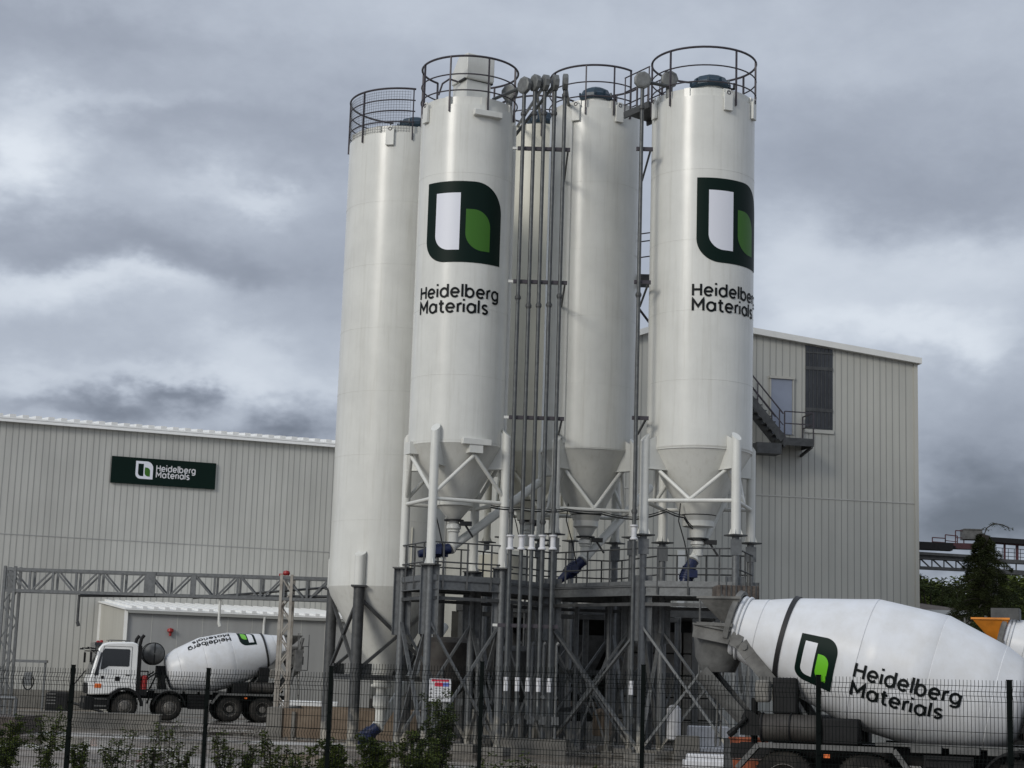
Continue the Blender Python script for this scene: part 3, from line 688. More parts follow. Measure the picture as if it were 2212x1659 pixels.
# ================================================================== SUPPORT TOWER
def tower():
    root = empty('steel_tower', (B['X']+3, 49, 0), 'galvanised steel tower with railed walkway carrying the raised silos', 'steel tower')
    zp = zat(1100, 1268, 47.6)           # walkway level
    cols = []
    for I in (B, C, DD, E):
        for (x, y, a) in I['legs']: cols.append((x, y, I['zb']-.04, a, I))
    for (x, y, zt, a, I) in cols:
        mb = MB(); mb.tube((x, y, .05), (x, y, zt), .098, 16); mb.box((x, y, .04), (.42, .42, .08), rz=a)
        c = mb.build('column', 'galv_column', root)
        MB().box((x, y, .11), (.62, .62, .22), rz=a).build('footing', 'block', root, bevel=.02)
        w = MB(); hi = zt if I is B else zp+.42; lo = zp-1.35
        for s in (-1, 1):
            d = Vector((cos(.25*s), sin(.25*s), 0))*s
            w.box((x+d.x*.17, y+.05, (hi+lo)/2), (.17, .022, hi-lo)); w.box((x+d.x*.255, y+.05, (hi+lo)/2), (.022, .14, hi-lo))
        w.build('wing_plate', 'galv', c)
        if I in (C, DD):
            w = MB(); w.box((x, y-.105, zt-.30), (.30, .02, .42)); w.build('splice_plate', 'galv', c)
    def path(seq): return [Vector((x, y, 0)) for (x, y, a) in seq]
    bl, cl, dl = B['legs'], C['legs'], DD['legs']
    # leg order: front, right, back, left
    ring = [bl[3], bl[0], bl[1], cl[0], dl[0], dl[1], dl[2], dl[3], cl[2], cl[3], bl[2]]
    n = len(ring); cen = Vector((sum(q[0] for q in ring)/n, sum(q[1] for q in ring)/n, 0))
    for k in range(n):
        p = Vector((ring[k][0], ring[k][1], 0)); q = Vector((ring[(k+1) % n][0], ring[(k+1) % n][1], 0))
        Z = lambda v, z: v+Vector((0, 0, z))
        mb = MB()
        for dz, w_, h_ in ((0, .03, .26), (.12, .12, .02), (-.12, .12, .02)): mb.beam(Z(p, zp+dz), Z(q, zp+dz), w_, h_)
        mb.build('walkway_beam', 'galv', root)
        mb = MB(); mb.beam(Z(p, zp-.36), Z(q, zp-.36), .1, .09); mb.build('lower_beam', 'galv_dark', root)
        # railing set 0.08 outward
        o = ((p+q)/2-cen); d = (q-p).normalized(); nn = Vector((d.y, -d.x, 0)); nn = nn if nn.dot(o) > 0 else -nn
        a = p+nn*.06; b = q+nn*.06; L_ = (b-a).length
        if L_ < .5: continue
        mb = MB()
        for h in (1.16, .62): mb.tube(Z(a, zp+h), Z(b, zp+h), .023, 6)
        kk = max(1, round(L_/1.25))
        for i in range(kk+1):
            t = (i+.5)/(kk+1); c = a.lerp(b, t); mb.beam(Z(c, zp-.1), Z(c, zp+1.16), .05, .02)
        mb.build('railing', 'galv_dark', root)
        mb = MB(); mb.beam(Z(a, zp+.2), Z(b, zp+.2), .012, .14); mb.build('kick_plate', 'galv', root)
    # deck grating
    mb = MB(); m_ = len(ring); vs = [Vector((r_[0], r_[1], zp+.13)) for r_ in ring]; vs2 = [v+Vector((0,0,.03)) for v in vs]
    mb.add(vs+vs2, [tuple(range(m_)), tuple(range(2*m_-1, m_-1, -1))]+[(i, (i+1) % m_, m_+(i+1) % m_, m_+i) for i in range(m_)])
    mb.build('deck', 'galv_dark', root, smooth=False)
    def xb(p, q, z0, z1, mt='galv'):
        for a, b in ((z0, z1), (z1, z0)):
            mb = MB(); mb.beam((p[0], p[1]+(.03 if a < b else -.03), a), (q[0], q[1]+(.03 if a < b else -.03), b), .10, .06); mb.build('brace', 'galv_column' if mt == 'galv' else mt, root)
    zt = zp-.95
    pairs = [(bl[3], bl[0]), (bl[0], bl[1]), (bl[1], bl[2]), (bl[2], bl[3]), (cl[0], cl[1]), (cl[0], cl[3]), (cl[1], cl[2]), (cl[3], cl[2]), (dl[0], dl[1]), (dl[1], dl[2]), (dl[0], dl[3]), (dl[2], dl[3]), (cl[0], dl[0])]
    for p, q in pairs: xb(p, q, .25, zt)
    el = E['legs']
    inner = [(P(q, 1500, 54.5).x, 54.5) for q in (1005, 1070, 1138, 1195, 1262, 1330, 1402, 1462)]
    for k, (x, y) in enumerate(inner):
        mb = MB(); mb.box((x, y, zp/2-.2), (.16, .02, zp-.4)); mb.box((x-.08, y, zp/2-.2), (.02, .17, zp-.4)); mb.box((x+.08, y, zp/2-.2), (.02, .17, zp-.4)); mb.build('inner_column', 'galv', root, smooth=False)
        if k: xb(inner[k-1], (x, y), .3 if k % 2 else 1.4, 2.2 if k % 2 else 3.1, 'galv')
    mid = [(P(q, 1500, 51.2).x, 51.2) for q in (1030, 1098, 1175, 1242, 1312, 1432)]
    for k, (x, y) in enumerate(mid):
        mb = MB(); mb.tube((x, y, .03), (x, y, zp-.3), .07, 10); mb.box((x, y, .05), (.3, .3, .1)); mb.build('inner_column', 'galv_column', root)
        if k in (1, 2, 4): xb(mid[k-1], (x, y), .25, 2.9, 'galv')
    for z in (1.2, 2.35, zp-.5):
        mb = MB(); mb.beam((inner[0][0], 54.4, z), (inner[-1][0], 54.4, z), .1, .14); mb.build('inner_beam', 'galv_dark', root, smooth=False)
    for p, q in ((el[0], el[1]), (el[0], el[3])): xb(p, q, .25, 3.2, 'galv_dark')
    return zp
ZP = tower()

# ================================================================== SCREW CONVEYORS
def screw(label, p0, p1, r=.125, md=(-.5, 0, -.5)):
    p0 = Vector(p0); p1 = Vector(p1); d = (p1-p0).normalized(); root = empty('screw_conveyor', p0, label, 'screw conveyor', 'screw conveyors under the silos')
    mb = MB(); mb.tube(p0-d*.1, p1, r, 18); mb.tube(p0-d*.16, p0-d*.1, r+.05, 18); mb.build('tube', 'silo_leg', root)
    m = MB(); q = p0-d*.16; d = -Vector(md).normalized(); m.tube(q, q-d*.2, r+.03, 14); m.tube(q-d*.2, q-d*.62, r+.06, 12); m.tube(q-d*.62, q-d*.92, r+.02, 12, r1=r*.8)
    side = d.cross(Vector((0,0,1))).normalized(); m.box(q-d*.42+side*.22, (.24, .24, .2)); m.tube(q-d*.1, q-d*.1-Vector((0,0,.22)), .05, 8)
    for k in range(5): m.tube(q-d*(.25+.07*k), q-d*(.27+.07*k), r+.085, 12)
    m.build('motor', 'motor', root)
    return root
def uz(I, dz): return Vector((I['X'], I['Y'], I['zc']-dz))
sB = P(980, 1179, 48.8); screw('screw conveyor rising from the left emblem silo outlet, with a dark blue motor', sB, P(1165, 1042, 51.0), md=(-.95, -.25, -.22))
sC = P(1264, 1205, 51.5); screw('screw conveyor under the plain silo with a dark blue motor beside a tall white leg', sC, P(1405, 1052, 53.5), md=(-.7, -.2, -.65))
sD = P(1501, 1203, 48.2); screw('steep screw conveyor under the right emblem silo with a hanging blue motor', sD, P(1562, 1085, 49.3), md=(-.36, -.25, -.9))
sA = Vector((A['X'], A['Y'], zA-1.15)); screw('screw conveyor low under the widest silo with a dusty blue motor near the ground', sA, P(960, 1352, 56.0), r=.15, md=(-.75, -.15, -.62))

# ================================================================== FILL PIPES
def elbow(mb, c, ax, r=.25, t=.16):
    mb.lathe([(r*.8, -t/2), (r, -t/2+.02), (r, t/2-.02), (r*.8, t/2)], c, ax, n=9, caps=True)
PIPEX = [(1101, 1113.5, 1095), (1133, 1120, 1095), (1157.5, 1142, 1117.5), (1177.5, 1165, 1138), (1199.5, 1187, 1162.5), (1222.5, 1208.5, 1187)]
def fill_pipe(label, xt, yt, xm, Dp, coup, flange_y, ax, link=None, xb=None):
    s = P(xm, 600, Dp); X = s.x; zt = zat(xt, yt, Dp); Xt = P(xt, yt, Dp).x; X = (X+Xt)/2 if abs(X-Xt) < .4 else X
    root = empty('fill_pipe', (X, Dp, 0), label, 'pipe', 'grey filling pipes running up between the silos')
    mb = MB(); mb.tube((X, Dp, 1.15), (X, Dp, zt-.1), .055, 12); 
    mb.build('riser', 'pipe', root)
    e = MB(); elbow(e, (X, Dp-.02, zt+.03), ax); e.build('elbow', 'cap_grey', root, angle=20)
    for fy in flange_y:
        f = MB(); z = zat(xm, fy, Dp); f.lathe([(.0555, z-.07), (.066, z-.07), (.066, z-.035), (.085, z-.035), (.085, z+.035), (.066, z+.035), (.066, z+.07), (.0555, z+.07)], (X, Dp, 0), n=14, caps=False)
        f.build('flange', 'galv_dark', root)
    z = zat(xm, coup, Dp); w = MB(); w.lathe([(.11, -.2), (.11, -.16), (.072, -.13), (.072, .13), (.11, .16), (.11, .2)], (X, Dp-.0, z), n=16); w.build('coupling', 'plate_white', root, angle=30)
    zb = 2.0; w = MB(); w.tube((X, Dp, 1.75), (X, Dp, 2.12), .062, 12); w.build('hose_coupling', 'plate_white', root)
    w = MB(); w.poly([(X, Dp, 1.6), (X, Dp-.02, 1.35), (X, Dp-.2, 1.15), (X, Dp-.38, 1.1)], .05, 8); w.tube((X, Dp-.38, 1.1), (X, Dp-.5, 1.08), .075, 10); w.build('inlet_bend', 'pipe', root)
    if link:
        w = MB(); w.tube((X, Dp+.05, zt+.03), link, .05, 10); w.build('cross_pipe', 'pipe', root)
    return X
names = ['leftmost of the bundle, its elbow turned sideways', 'second of the bundle from the left, its elbow disc facing out', 'third of the bundle from the left', 'fourth of the bundle from the left', 'rightmost of the bundle, topped by a narrow edge-on elbow']
DPI = 47.2
axs = [(-.75, -.66, 0), (-.85, -.5, 0), (-.92, -.38, 0), (-.97, -.25, 0), (-1, -.02, 0)]
topy = [187, 182, 182, 182, 180]; fy = [(246, 643, 1105), (245, 661, 1128), (245, 660, 1128), (245, 659, 1128), (206, 640, 1103)]
links = [Vector((B['X']+B['r']*.5, 49.2, zat(1080, 215, 49.2))), Vector((E['X'], 56.5, E['z1']+.3)), Vector((E['X']-.8, 56.8, E['z1']+.2)), Vector((B['X']+B['r']*.75, 52, B['z1']+.1)), Vector((C['X']-C['r']*.6, 51, C['z1']+.25))]
PX_ = []
for k in range(5):
    xt, xm = PIPEX[k+1][0], PIPEX[k+1][1]
    PX_.append(fill_pipe('grey filling pipe, '+names[k], xt, topy[k], xm, DPI, 1172, fy[k], axs[k], links[k]))
XR = fill_pipe('single grey filling pipe standing alone between the plain silo and the right emblem silo', 1390, 176, 1378, 47.0, 1150, (233, 637, 1105), (0.05, -1, 0), Vector((P(1446, 172, 47.3).x, 47.3, zat(1390, 176, 47.0)-.02)))
# short second riser feeding silo D, and one at silo B
def stub_pipe(label, x, y, D, ax, ztop, zlow):
    p = P(x, y, D); root = empty('inlet_pipe', (p.x, D, zlow), label, 'pipe'); mb = MB(); mb.tube((p.x, D, zlow), (p.x, D, p.z), .1, 12); mb.build('riser', 'cap_grey', root)
    e = MB(); elbow(e, p, ax, .25, .2); e.build('elbow', 'cap_grey', root, angle=20)
stub_pipe('inlet pipe with eight-sided elbow on the roof of the right emblem silo', 1446, 172, 47.4, (.05, -1, 0), 0, DD['z1']+.1)
stub_pipe('inlet pipe with eight-sided elbow on the roof edge of the left emblem silo', 1101, 201, 48.9, (-.5, -.87, 0), 0, B['z1']-.35)
# pipe brackets
def bracket(label, x0, x1, y, D, pts):
    a = P(x0, y, D); b = P(x1, y, D); z = (a.z+b.z)/2; root = empty('pipe_bracket', (a.x, D, z), label, 'bracket', 'steel brackets holding the filling pipes')
    mb = MB(); mb.beam((a.x, D+.09, z), (b.x, D+.09, z), .09, .1); mb.build('cross_bar', 'rail', root)
    for q in pts: MB().box((q, D+.02, z), (.13, .07, .05)).build('clamp', 'rail', root)
    if len(pts) > 1: MB().beam((a.x-.14, D+.1, z), (a.x-.01, D+.1, z), .07, .07).build('standoff', 'silo_leg', root)
    MB().beam((b.x-.06, D+.15, z), (b.x-.06, D+3.2, z), .05, .05).build('standoff', 'galv_dark', root)
for y, w in ((320, 'upper'), (608, 'middle'), (902, 'lower')):
    sx = (y-320)*-.032
    bracket('%s of the three steel brackets holding the five-pipe bundle' % w, 1118+sx, 1232+sx*.7, y, DPI, PX_)
    bracket('%s of the three steel brackets behind the single pipe' % w, 1375+sx*.5, 1411+sx*.5, y, 47.0, [XR])
bracket('low steel bar holding the foot of the pipe bundle, above the white hose couplings', 1075, 1205, 1352, DPI, PX_)

def cables():
    pts = [P(1060, 1096, 47.4), P(1120, 1100, 47.9), P(1180, 1104, 48.5), P(1222, 1103, 49.0), P(1300, 1110, 50.0), P(1372, 1122, 48.0), P(1440, 1105, 46.9), P(1478, 1118, 47.2), P(1496, 1142, 47.6)]
    dense = []
    for a, b in zip(pts[:-1], pts[1:]):
        for i in range(6):
            t = i/6; q = a.lerp(b, t); q.z -= .03*sin(pi*t); dense.append(q)
    dense.append(pts[-1]); root = empty('cable_bundle', pts[0], 'black cable bundle strung along the white silo legs at hopper height', 'cable')
    for off, r in ((0, .022), (.06, .014)):
        MB().poly([q+Vector((0, .02, off)) for q in dense], r, 6).build('cable', 'black', root)
cables()
# ================================================================== MIXER TRUCKS  (built at the origin, forward +x)
M['tank_dirty'] = mat('dirty_tank_metal', (.05, .046, .04), .7, metal=.1, color2=(.025, .02, .017), scale=2.4)
DIP = R(14); DAX = Vector((cos(DIP), 0, -sin(DIP))); MOUTH = Vector((-1.0, 0, 3.12))
DRUM = [(0.0, .53), (.12, .56), (.42, .64), (.9, .79), (2.3, 1.14), (3.5, 1.17), (4.55, .92), (4.95, .74), (5.05, .60), (5.1, .3)]
def drum_r(s):
    for (a, ra), (b, rb) in zip(DRUM[:-1], DRUM[1:]):
        if a <= s <= b: return ra+(rb-ra)*(s-a)/(b-a)
    return DRUM[-1][1]
def wheel(root, x, side, dual):
    y = side*1.02; mb = MB(); ax = Vector((0, side, 0)); o = Vector((x, y, .52)); w = .16
    mb.lathe([(.30, -w), (.40, -w-.01), (.49, -w+.03), (.52, -w+.07), (.52, w-.07), (.49, w-.03), (.40, w+.01), (.30, w)], o, ax, n=40, caps=False)
    if dual: mb.lathe([(.30, -w), (.40, -w-.01), (.49, -w+.03), (.52, -w+.07), (.52, w-.07), (.49, w-.03), (.40, w+.01), (.30, w)], o-ax*.35, ax, n=32, caps=False)
    for k in range(40):
        t = 2*pi*k/40; mb.box(o+Vector((cos(t)*.522, 0, sin(t)*.522)), (.03, .26, .016), mtx=Matrix.Rotation(-t, 3, 'Y'))
    t_ = mb.build('wheel', 'tyre', root, angle=40)
    r = MB()
    if dual: r.lathe([(.32, w), (.29, w), (.28, -.06), (.20, -.1), (.16, -.08), (.13, .08), (.0, .09)], o, ax, n=32, caps=False)
    else: r.lathe([(.32, w), (.29, w), (.28, .1), (.22, .13), (.16, .17), (.13, .2), (.0, .21)], o, ax, n=32, caps=False)
    for k in range(10):
        t = 2*pi*k/10; h = -.07 if dual else .145; r.tube(o+Vector((cos(t)*.19, 0, sin(t)*.19))+ax*h, o+Vector((cos(t)*.19, 0, sin(t)*.19))+ax*(h+.05), .018, 6)
    r.build('rim', 'rim', t_)
def chute_trough(p0, p1, r, n=12):
    mb = MB(); p0 = Vector(p0); p1 = Vector(p1); d = (p1-p0).normalized(); a = Vector((0,1,0)); b = d.cross(a).normalized()
    if b.z > 0: b = -b
    vs = []
    for p, q in ((p0, r), (p1, r*.8)):
        for rr in (q, q-.02):
            for i in range(n+1):
                t = pi*i/n; vs.append(p+a*cos(t)*rr+b*sin(t)*rr)
    m_ = n+1; fs = []
    for i in range(n):
        fs += [(i, i+1, 2*m_+i+1, 2*m_+i), (m_+i, 3*m_+i, 3*m_+i+1, m_+i+1), (i, m_+i, m_+i+1, i+1), (2*m_+i, 2*m_+i+1, 3*m_+i+1, 3*m_+i)]
    fs += [(0, 2*m_, 3*m_, m_), (n, m_+n, 3*m_+n, 2*m_+n)]
    return mb.add(vs, fs)
def truck(label, group, psi_e, hopper='concrete_steel', cab=True, view=-1):
    root = empty('mixer_truck', (0, 0, 0), label, 'mixer truck', group)
    S = 1
    # frame and running gear
    mb = MB()
    for s in (-1, 1): mb.box((3.0, s*.42, .98), (8.1, .1, .26))
    for x in (-.6, .7, 2.2, 3.2, 4.6, 6.2): mb.box((x, 0, .98), (.12, .8, .2))
    for x in (0, 1.37, 3.87, 5.67): mb.tube((x, -.95, .55), (x, .95, .55), .09, 10)
    for x in (.68, 2.6): mb.box((x, 0, .75), (.5, .8, .35))
    mb.build('frame', 'chassis', root)
    for x, d in ((0, 1), (1.37, 1), (3.87, 0), (5.67, 0)):
        for s in (-1, 1): wheel(root, x, s, d)
    # rear mudguards: long flat top, sloping ends, pale edge strip
    for s in (-1, 1):
        f = MB(); y = s*1.05; prof = [(-.78, .72), (-.42, 1.12), (1.85, 1.12), (2.15, .72)]
        for (xa, za), (xb, zb) in zip(prof[:-1], prof[1:]): f.beam((xa, y, za), (xb, y, zb), .40, .03)
        o = f.build('mudguard', 'chassis', root)
        f = MB()
        for (xa, za), (xb, zb) in zip(prof[:-1], prof[1:]): f.beam((xa, y+s*.21, za), (xb, y+s*.21, zb), .025, .085)
        f.build('edge_strip', 'truck_grey', o)
        for xc in (3.87, 5.67):
            f = MB(); n = 14; rr = .66
            if xc == 5.67 and cab: continue
            pts = [(xc+rr*cos(t), .52+rr*sin(t)) for t in [R(8)+R(164)*i/n for i in range(n+1)]]
            for (xa, za), (xb, zb) in zip(pts[:-1], pts[1:]): f.beam((xa, y, za), (xb, y, zb), .42, .035)
            f.build('mudguard', 'chassis', root)
        g = MB()
        for k in range(5): g.box((2.72, s*1.12, .5+.13*k), (.75, .04, .05))
        g.box((2.72, s*1.0, .78), (.8, .2, .55)); g.build('side_guard', 'chassis', root)
        l = MB(); l.box((.75, y+s*.235, .98), (.10, .02, .06)); l.build('marker_lamp', 'orange_lens', root)
        st = MB(); st.box((1.9, s*1.02, 1.30), (2.6, .05, .05)) if 0 else st.box((3.3, s*.75, 1.2), (3.6, .3, .06))
        for k in range(4): st.box((2.35+.62*k, s*.95, 1.15), (.5, .18, .13))
        st.build('deck_plate', 'truck_grey', root, bevel=.01)
    # silencer/air tanks on the near side
    for s in (-1, 1):
        t = MB(); t.tube((-.45, s*.78, 1.40), (.58, s*.78, 1.40), .24, 20); t.build('tank', 'tank_dirty', root)
        for xx in (-.42, .07, .55): MB().torus((xx, s*.78, 1.40), (1,0,0), .25, .018, 22, 6).build('strap', 'chassis', root)
        t = MB(); t.box((.92, s*.66, 1.38), (.62, .5, .44)); t.box((-.05, s*.62, 1.95), (.42, .35, .62)); t.build('valve_box', 'chassis', root, bevel=.03)
        t = MB(); t.box((-.42, s*.80, 2.02), (.25, .3, .38)); t.build('water_canister', 'block', root, bevel=.05)
    t = MB(); t.tube((-.25, -.62, 1.1), (-.08, -.5, 2.15), .05, 8); t.tube((-.25, .62, 1.1), (-.08, .5, 2.15), .05, 8); t.box((-.08, 0, 2.1), (.2, 1.3, .14)); t.tube((.6, -.55, 1.1), (-.05, -.5, 2.1), .05, 8); t.tube((.6, .55, 1.1), (-.05, .5, 2.1), .05, 8)
    t.build('rear_pedestal', 'truck_grey', root)
    t = MB(); t.box((4.1, 0, 1.45), (.18, 1.3, .75)); t.tube((3.95, -.6, 1.1), (4.15, -.3, 2.1), .06, 8); t.tube((3.95, .6, 1.1), (4.15, .3, 2.1), .06, 8); t.box((4.12, 0, 1.95), (.45, .6, .5)); t.tube((4.55, -.55, 1.1), (4.2, -.25, 2.05), .035, 8); t.tube((4.9, -.75, 1.55), (4.35, -.6, 1.95), .03, 6); t.tube((4.9, .75, 1.55), (4.35, .6, 1.95), .03, 6)
    t.build('drum_drive', 'chassis', root)
    # drum
    d = MB(); prof = []
    for (a, ra), (b, rb) in zip(DRUM[:-1], DRUM[1:]):
        prof.append((ra, a))
        if a in (.42, 2.3, 3.5, 4.55): prof[-1:] = [(ra, a-.012), (ra-.012, a), (ra, a+.012)]
        k = 4
        for i in range(1, k): prof.append((ra+(rb-ra)*i/k, a+(b-a)*i/k))
    prof.append((DRUM[-1][1], DRUM[-1][0]))
    d.lathe(prof, MOUTH, DAX, n=80, caps=True, ref=(0, 0, 1)); dr = d.build('drum', 'truck_white', root, angle=50)
    b = MB(); b.lathe([(drum_r(.9)-.02, .855), (drum_r(.9)+.035, .86), (drum_r(.9)+.035, .94), (drum_r(.95)-.02, .945)], MOUTH, DAX, n=80, caps=False, ref=(0,0,1)); b.build('track_ring', 'black', dr)
    b = MB(); b.torus(MOUTH+DAX*.0, DAX, .545, .045, 48, 8); b.torus(MOUTH+DAX*.09, DAX, .575, .025, 48, 8); b.build('mouth_rim', 'truck_white', dr)
    up = Vector((sin(DIP), 0, cos(DIP))); side = Vector((0, -1, 0))     # psi measured from the right-hand side upwards
    def mk(s0, psi):
        def f(x, y, off):
            s = s0+x; r = drum_r(s); rf = drum_r(s0)
            a = psi+y/rf; return MOUTH+DAX*s+(side*cos(a)+up*sin(a))*(r+off)
        return f
    emblem(dr, .70, .86, mk(1.60, psi_e), leaf='logo_green_bright', panel='truck_white', off=.008, step=.05)
    l = MB(); lettering(l, ['Heidelberg', 'Materials'], .235, mk(2.31, psi_e+R(-2)), off=.014, weight=.195, lead=1.40, target=(1.76, 1.52)); l.build('lettering', 'letter', dr, smooth=False)
    # hopper, collar, chute
    h = MB(); T = [(-1.66, -.5, 3.63), (-.90, -.5, 3.63), (-.90, .5, 3.63), (-1.66, .5, 3.63)]; Bm = [(-1.36, -.2, 3.28), (-1.10, -.2, 3.12), (-1.10, .2, 3.12), (-1.36, .2, 3.28)]
    ins = lambda q, k: [((x+1.27)*k-1.27, y*k, z) for x, y, z in q]
    h.add(T+Bm+ins(T, .95)+ins(Bm, .9), [(i, (i+1) % 4, 4+(i+1) % 4, 4+i) for i in range(4)]+[(8+i, 12+i, 12+(i+1) % 4, 8+(i+1) % 4) for i in range(4)]+[(i, 8+i, 8+(i+1) % 4, (i+1) % 4) for i in range(4)])
    h.beam((-1.68, -.51, 3.64), (-.88, -.51, 3.64), .03, .04); h.beam((-1.68, .51, 3.64), (-.88, .51, 3.64), .03, .04)
    h.build('feed_hopper', hopper, root, angle=20)
    c = MB()
    c.lathe([(.60, -.02), (.66, .0), (.66, .09), (.60, .10)], MOUTH-DAX*.14, DAX, n=40, caps=False, a0=R(-20), a1=R(200), ref=(0, 1, 0))
    for s in (-1, 1):
        y = s*.56; pts = [(-1.72, y, 3.05), (-1.05, y, 2.93), (-.86, y, 2.84), (-.70, y, 2.62), (-.28, y, 2.12)]
        for a, b_ in zip(pts[:-1], pts[1:]): c.beam(a, b_, .05, .24)
        c.beam((pts[0][0], y+s*.03, pts[0][2]+.12), (pts[1][0], y+s*.03, pts[1][2]+.12), .10, .03); c.tube((-.80, y-.06, 2.78), (-.80, y+.08, 2.78), .06, 10)
    c.beam((-1.70, -.56, 3.05), (-1.70, .56, 3.05), .05, .24)
    c.beam((-1.65, -.5, 3.17), (-1.0, -.5, 3.15), .3, .06); c.beam((-1.65, .5, 3.17), (-1.0, .5, 3.15), .3, .06)
    c.build('rear_bracket', 'concrete_steel', root)
    k = MB(); k.lathe([(.47, 3.02), (.44, 2.9), (.42, 2.6), (.30, 2.33), (.28, 2.33), (.40, 2.62), (.42, 2.9)], (-1.38, 0, 0), n=28, caps=False); k.build('discharge_funnel', 'truck_grey', root)
    k = chute_trough((-1.52, 0, 2.42), (-.62, 0, 1.42), .34); k.build('chute', 'truck_grey', root)
    k = MB(); k.beam((-.85, -.36, 1.62), (-.45, -.36, 1.42), .04, .2); k.beam((-.85, .36, 1.62), (-.45, .36, 1.42), .04, .2); k.box((-.60, 0, 1.36), (.62, .74, .22)); k.tube((-1.05, -.4, 1.28), (-.78, -.42, 1.55), .04, 8); k.tube((-1.1, -.4, 1.24), (-.98, -.4, 1.34), .06, 8)
    k.tube((-1.45, 0, 2.3), (-.72, 0, 1.2), .045, 8); k.tube((-.72, 0, 1.0), (-.72, 0, 1.9), .06, 10); k.build('chute_support', 'chassis', root)
    ld = MB()
    for s in (.62, .98): ld.tube((-1.55, s, 1.0), (-1.45, s, 3.75), .02, 6)
    for i in range(8): ld.tube((-1.55+.01*i, .62, 1.15+.3*i), (-1.55+.01*i, .98, 1.15+.3*i), .015, 6)
    ld.tube((-1.5, .62, 3.2), (-1.9, .75, 3.2), .02, 6); ld.tube((-1.9, .75, 2.2), (-1.9, .75, 3.7), .02, 6); ld.tube((-1.5, .62, 2.2), (-1.9, .75, 2.2), .02, 6); ld.build('ladder', 'truck_grey', root)
    if view > 0:
        k = MB(); k.tube((-1.15, .95, 1.6), (-1.6, .95, 3.55), .07, 8); k.box((-1.45, .8, 2.6), (.28, .5, .9)); k.box((-1.5, 0, 2.6), (.5, 1.1, .35)); k.build('rear_frame', 'truck_grey', root)
    # water tank across the frame behind the cab
    w = MB(); w.lathe([(.0, -.62), (.22, -.58), (.38, -.45), (.44, -.3), (.44, .3), (.38, .45), (.22, .58), (0, .62)], (4.52, 0, 2.68), (0, 1, 0), n=32, caps=False); wt = w.build('water_tank', 'truck_grey', root, angle=60)
    w = MB(); w.torus((4.52, .3, 2.68), (0, 1, 0), .45, .02, 30, 6); w.torus((4.52, -.3, 2.68), (0, 1, 0), .45, .02, 30, 6); w.beam((4.52, .60, 2.25), (4.52, .60, 3.1), .04, .03); w.build('strap', 'chassis', wt)
    if not cab: return root
    # cab
    prof = [(7.12, .95), (7.16, 1.5), (7.10, 1.72), (6.84, 2.82), (6.72, 2.98), (6.45, 3.08), (5.5, 3.12), (5.28, 3.05), (5.22, 2.9), (5.22, 1.02), (5.45, 1.22), (5.95, 1.22), (6.3, .98)]
    c = MB(); c.prism(prof, Matrix.Identity(4), 2.36); cabo = c.build('cab', 'cab_white', root, bevel=.06, angle=30)
    # windscreen
    a = Vector((7.11, 0, 1.76)); b_ = Vector((6.855, 0, 2.78)); nn = Vector((.97, 0, .23)).normalized()*.05
    g = MB(); g.hexa([a+Vector((0,-1.04,0))-nn, a+Vector((0,1.04,0))-nn, a+Vector((0,1.04,0))+nn*.3, a+Vector((0,-1.04,0))+nn*.3], [b_+Vector((0,-.98,0))-nn, b_+Vector((0,.98,0))-nn, b_+Vector((0,.98,0))+nn*.3, b_+Vector((0,-.98,0))+nn*.3]); g.build('windscreen', 'glass', root)
    v = MB(); v.beam((6.95, -1.08, 2.86), (6.95, 1.08, 2.86), .05, .34); v.box((6.85, 0, 3.0), (.3, 2.1, .12)); v.build('sun_visor', 'glass', root)
    fr = MB(); fr.box((7.10, 0, .62), (.34, 2.38, .52)); fr.box((6.6, 0, .62), (.7, 2.34, .48)); fr.box((7.18, 0, 1.22), (.05, 1.7, .42)); fr.build('bumper', 'chassis', root, bevel=.05)
    for s in (-1, 1):
        y = s*1.185
        Mt = lambda: Matrix.Translation((0, y, 0))
        w = MB(); w.prism([(6.72, 1.98), (6.58, 2.0), (6.40, 2.12), (5.62, 2.12), (5.58, 2.16), (5.58, 2.78), (5.62, 2.82), (6.60, 2.82), (6.66, 2.7)], Mt(), .02); dw = w.build('side_window', 'glass', root)
        w = MB(); w.prism([(6.80, 1.74), (6.96, 1.74), (6.74, 2.66), (6.66, 2.66), (6.76, 2.1)], Mt(), .025); w.build('corner_window', 'glass', root)
        d_ = MB()
        for pts in ([(5.50, 1.32), (5.50, 2.92), (6.62, 2.92), (6.90, 1.68), (6.90, 1.22)],):
            for (xa, za), (xb, zb) in zip(pts[:-1], pts[1:]): d_.beam((xa, y, za), (xb, y, zb), .012, .012)
        d_.box((5.62, y, 1.78), (.16, .03, .05)); d_.build('door_seam', 'chassis', root)
        d_ = MB(); d_.box((6.02, y, 1.62), (.18, .02, .18)); d_.box((6.62, y, 1.66), (.12, .02, .12)); d_.build('badge', 'chassis', root)
        l = MB(); l.box((6.78, y, 1.32), (.28, .04, .17)); l.build('indicator', 'orange_lens', root, bevel=.02)
        i_ = MB(); i_.box((5.18, s*1.0, 2.1), (.16, .38, 1.75)); i_.tube((5.18, s*.9, 2.95), (5.12, s*.9, 3.3), .07, 10); i_.tube((5.12, s*.9, 3.28), (5.02, s*.9, 3.42), .07, 10); i_.build('air_intake', 'chassis', root)
        f = MB(); n = 14; rr = .70
        pts = [(5.67+rr*cos(t), .52+rr*sin(t)) for t in [R(2)+R(176)*i/n for i in range(n+1)]]
        for (xa, za), (xb, zb) in zip(pts[:-1], pts[1:]): f.beam((xa, s*1.05, za), (xb, s*1.05, zb), .42, .10)
        f.box((5.05, s*1.0, 1.1), (.5, .34, .25)); f.build('mudguard', 'chassis', root)
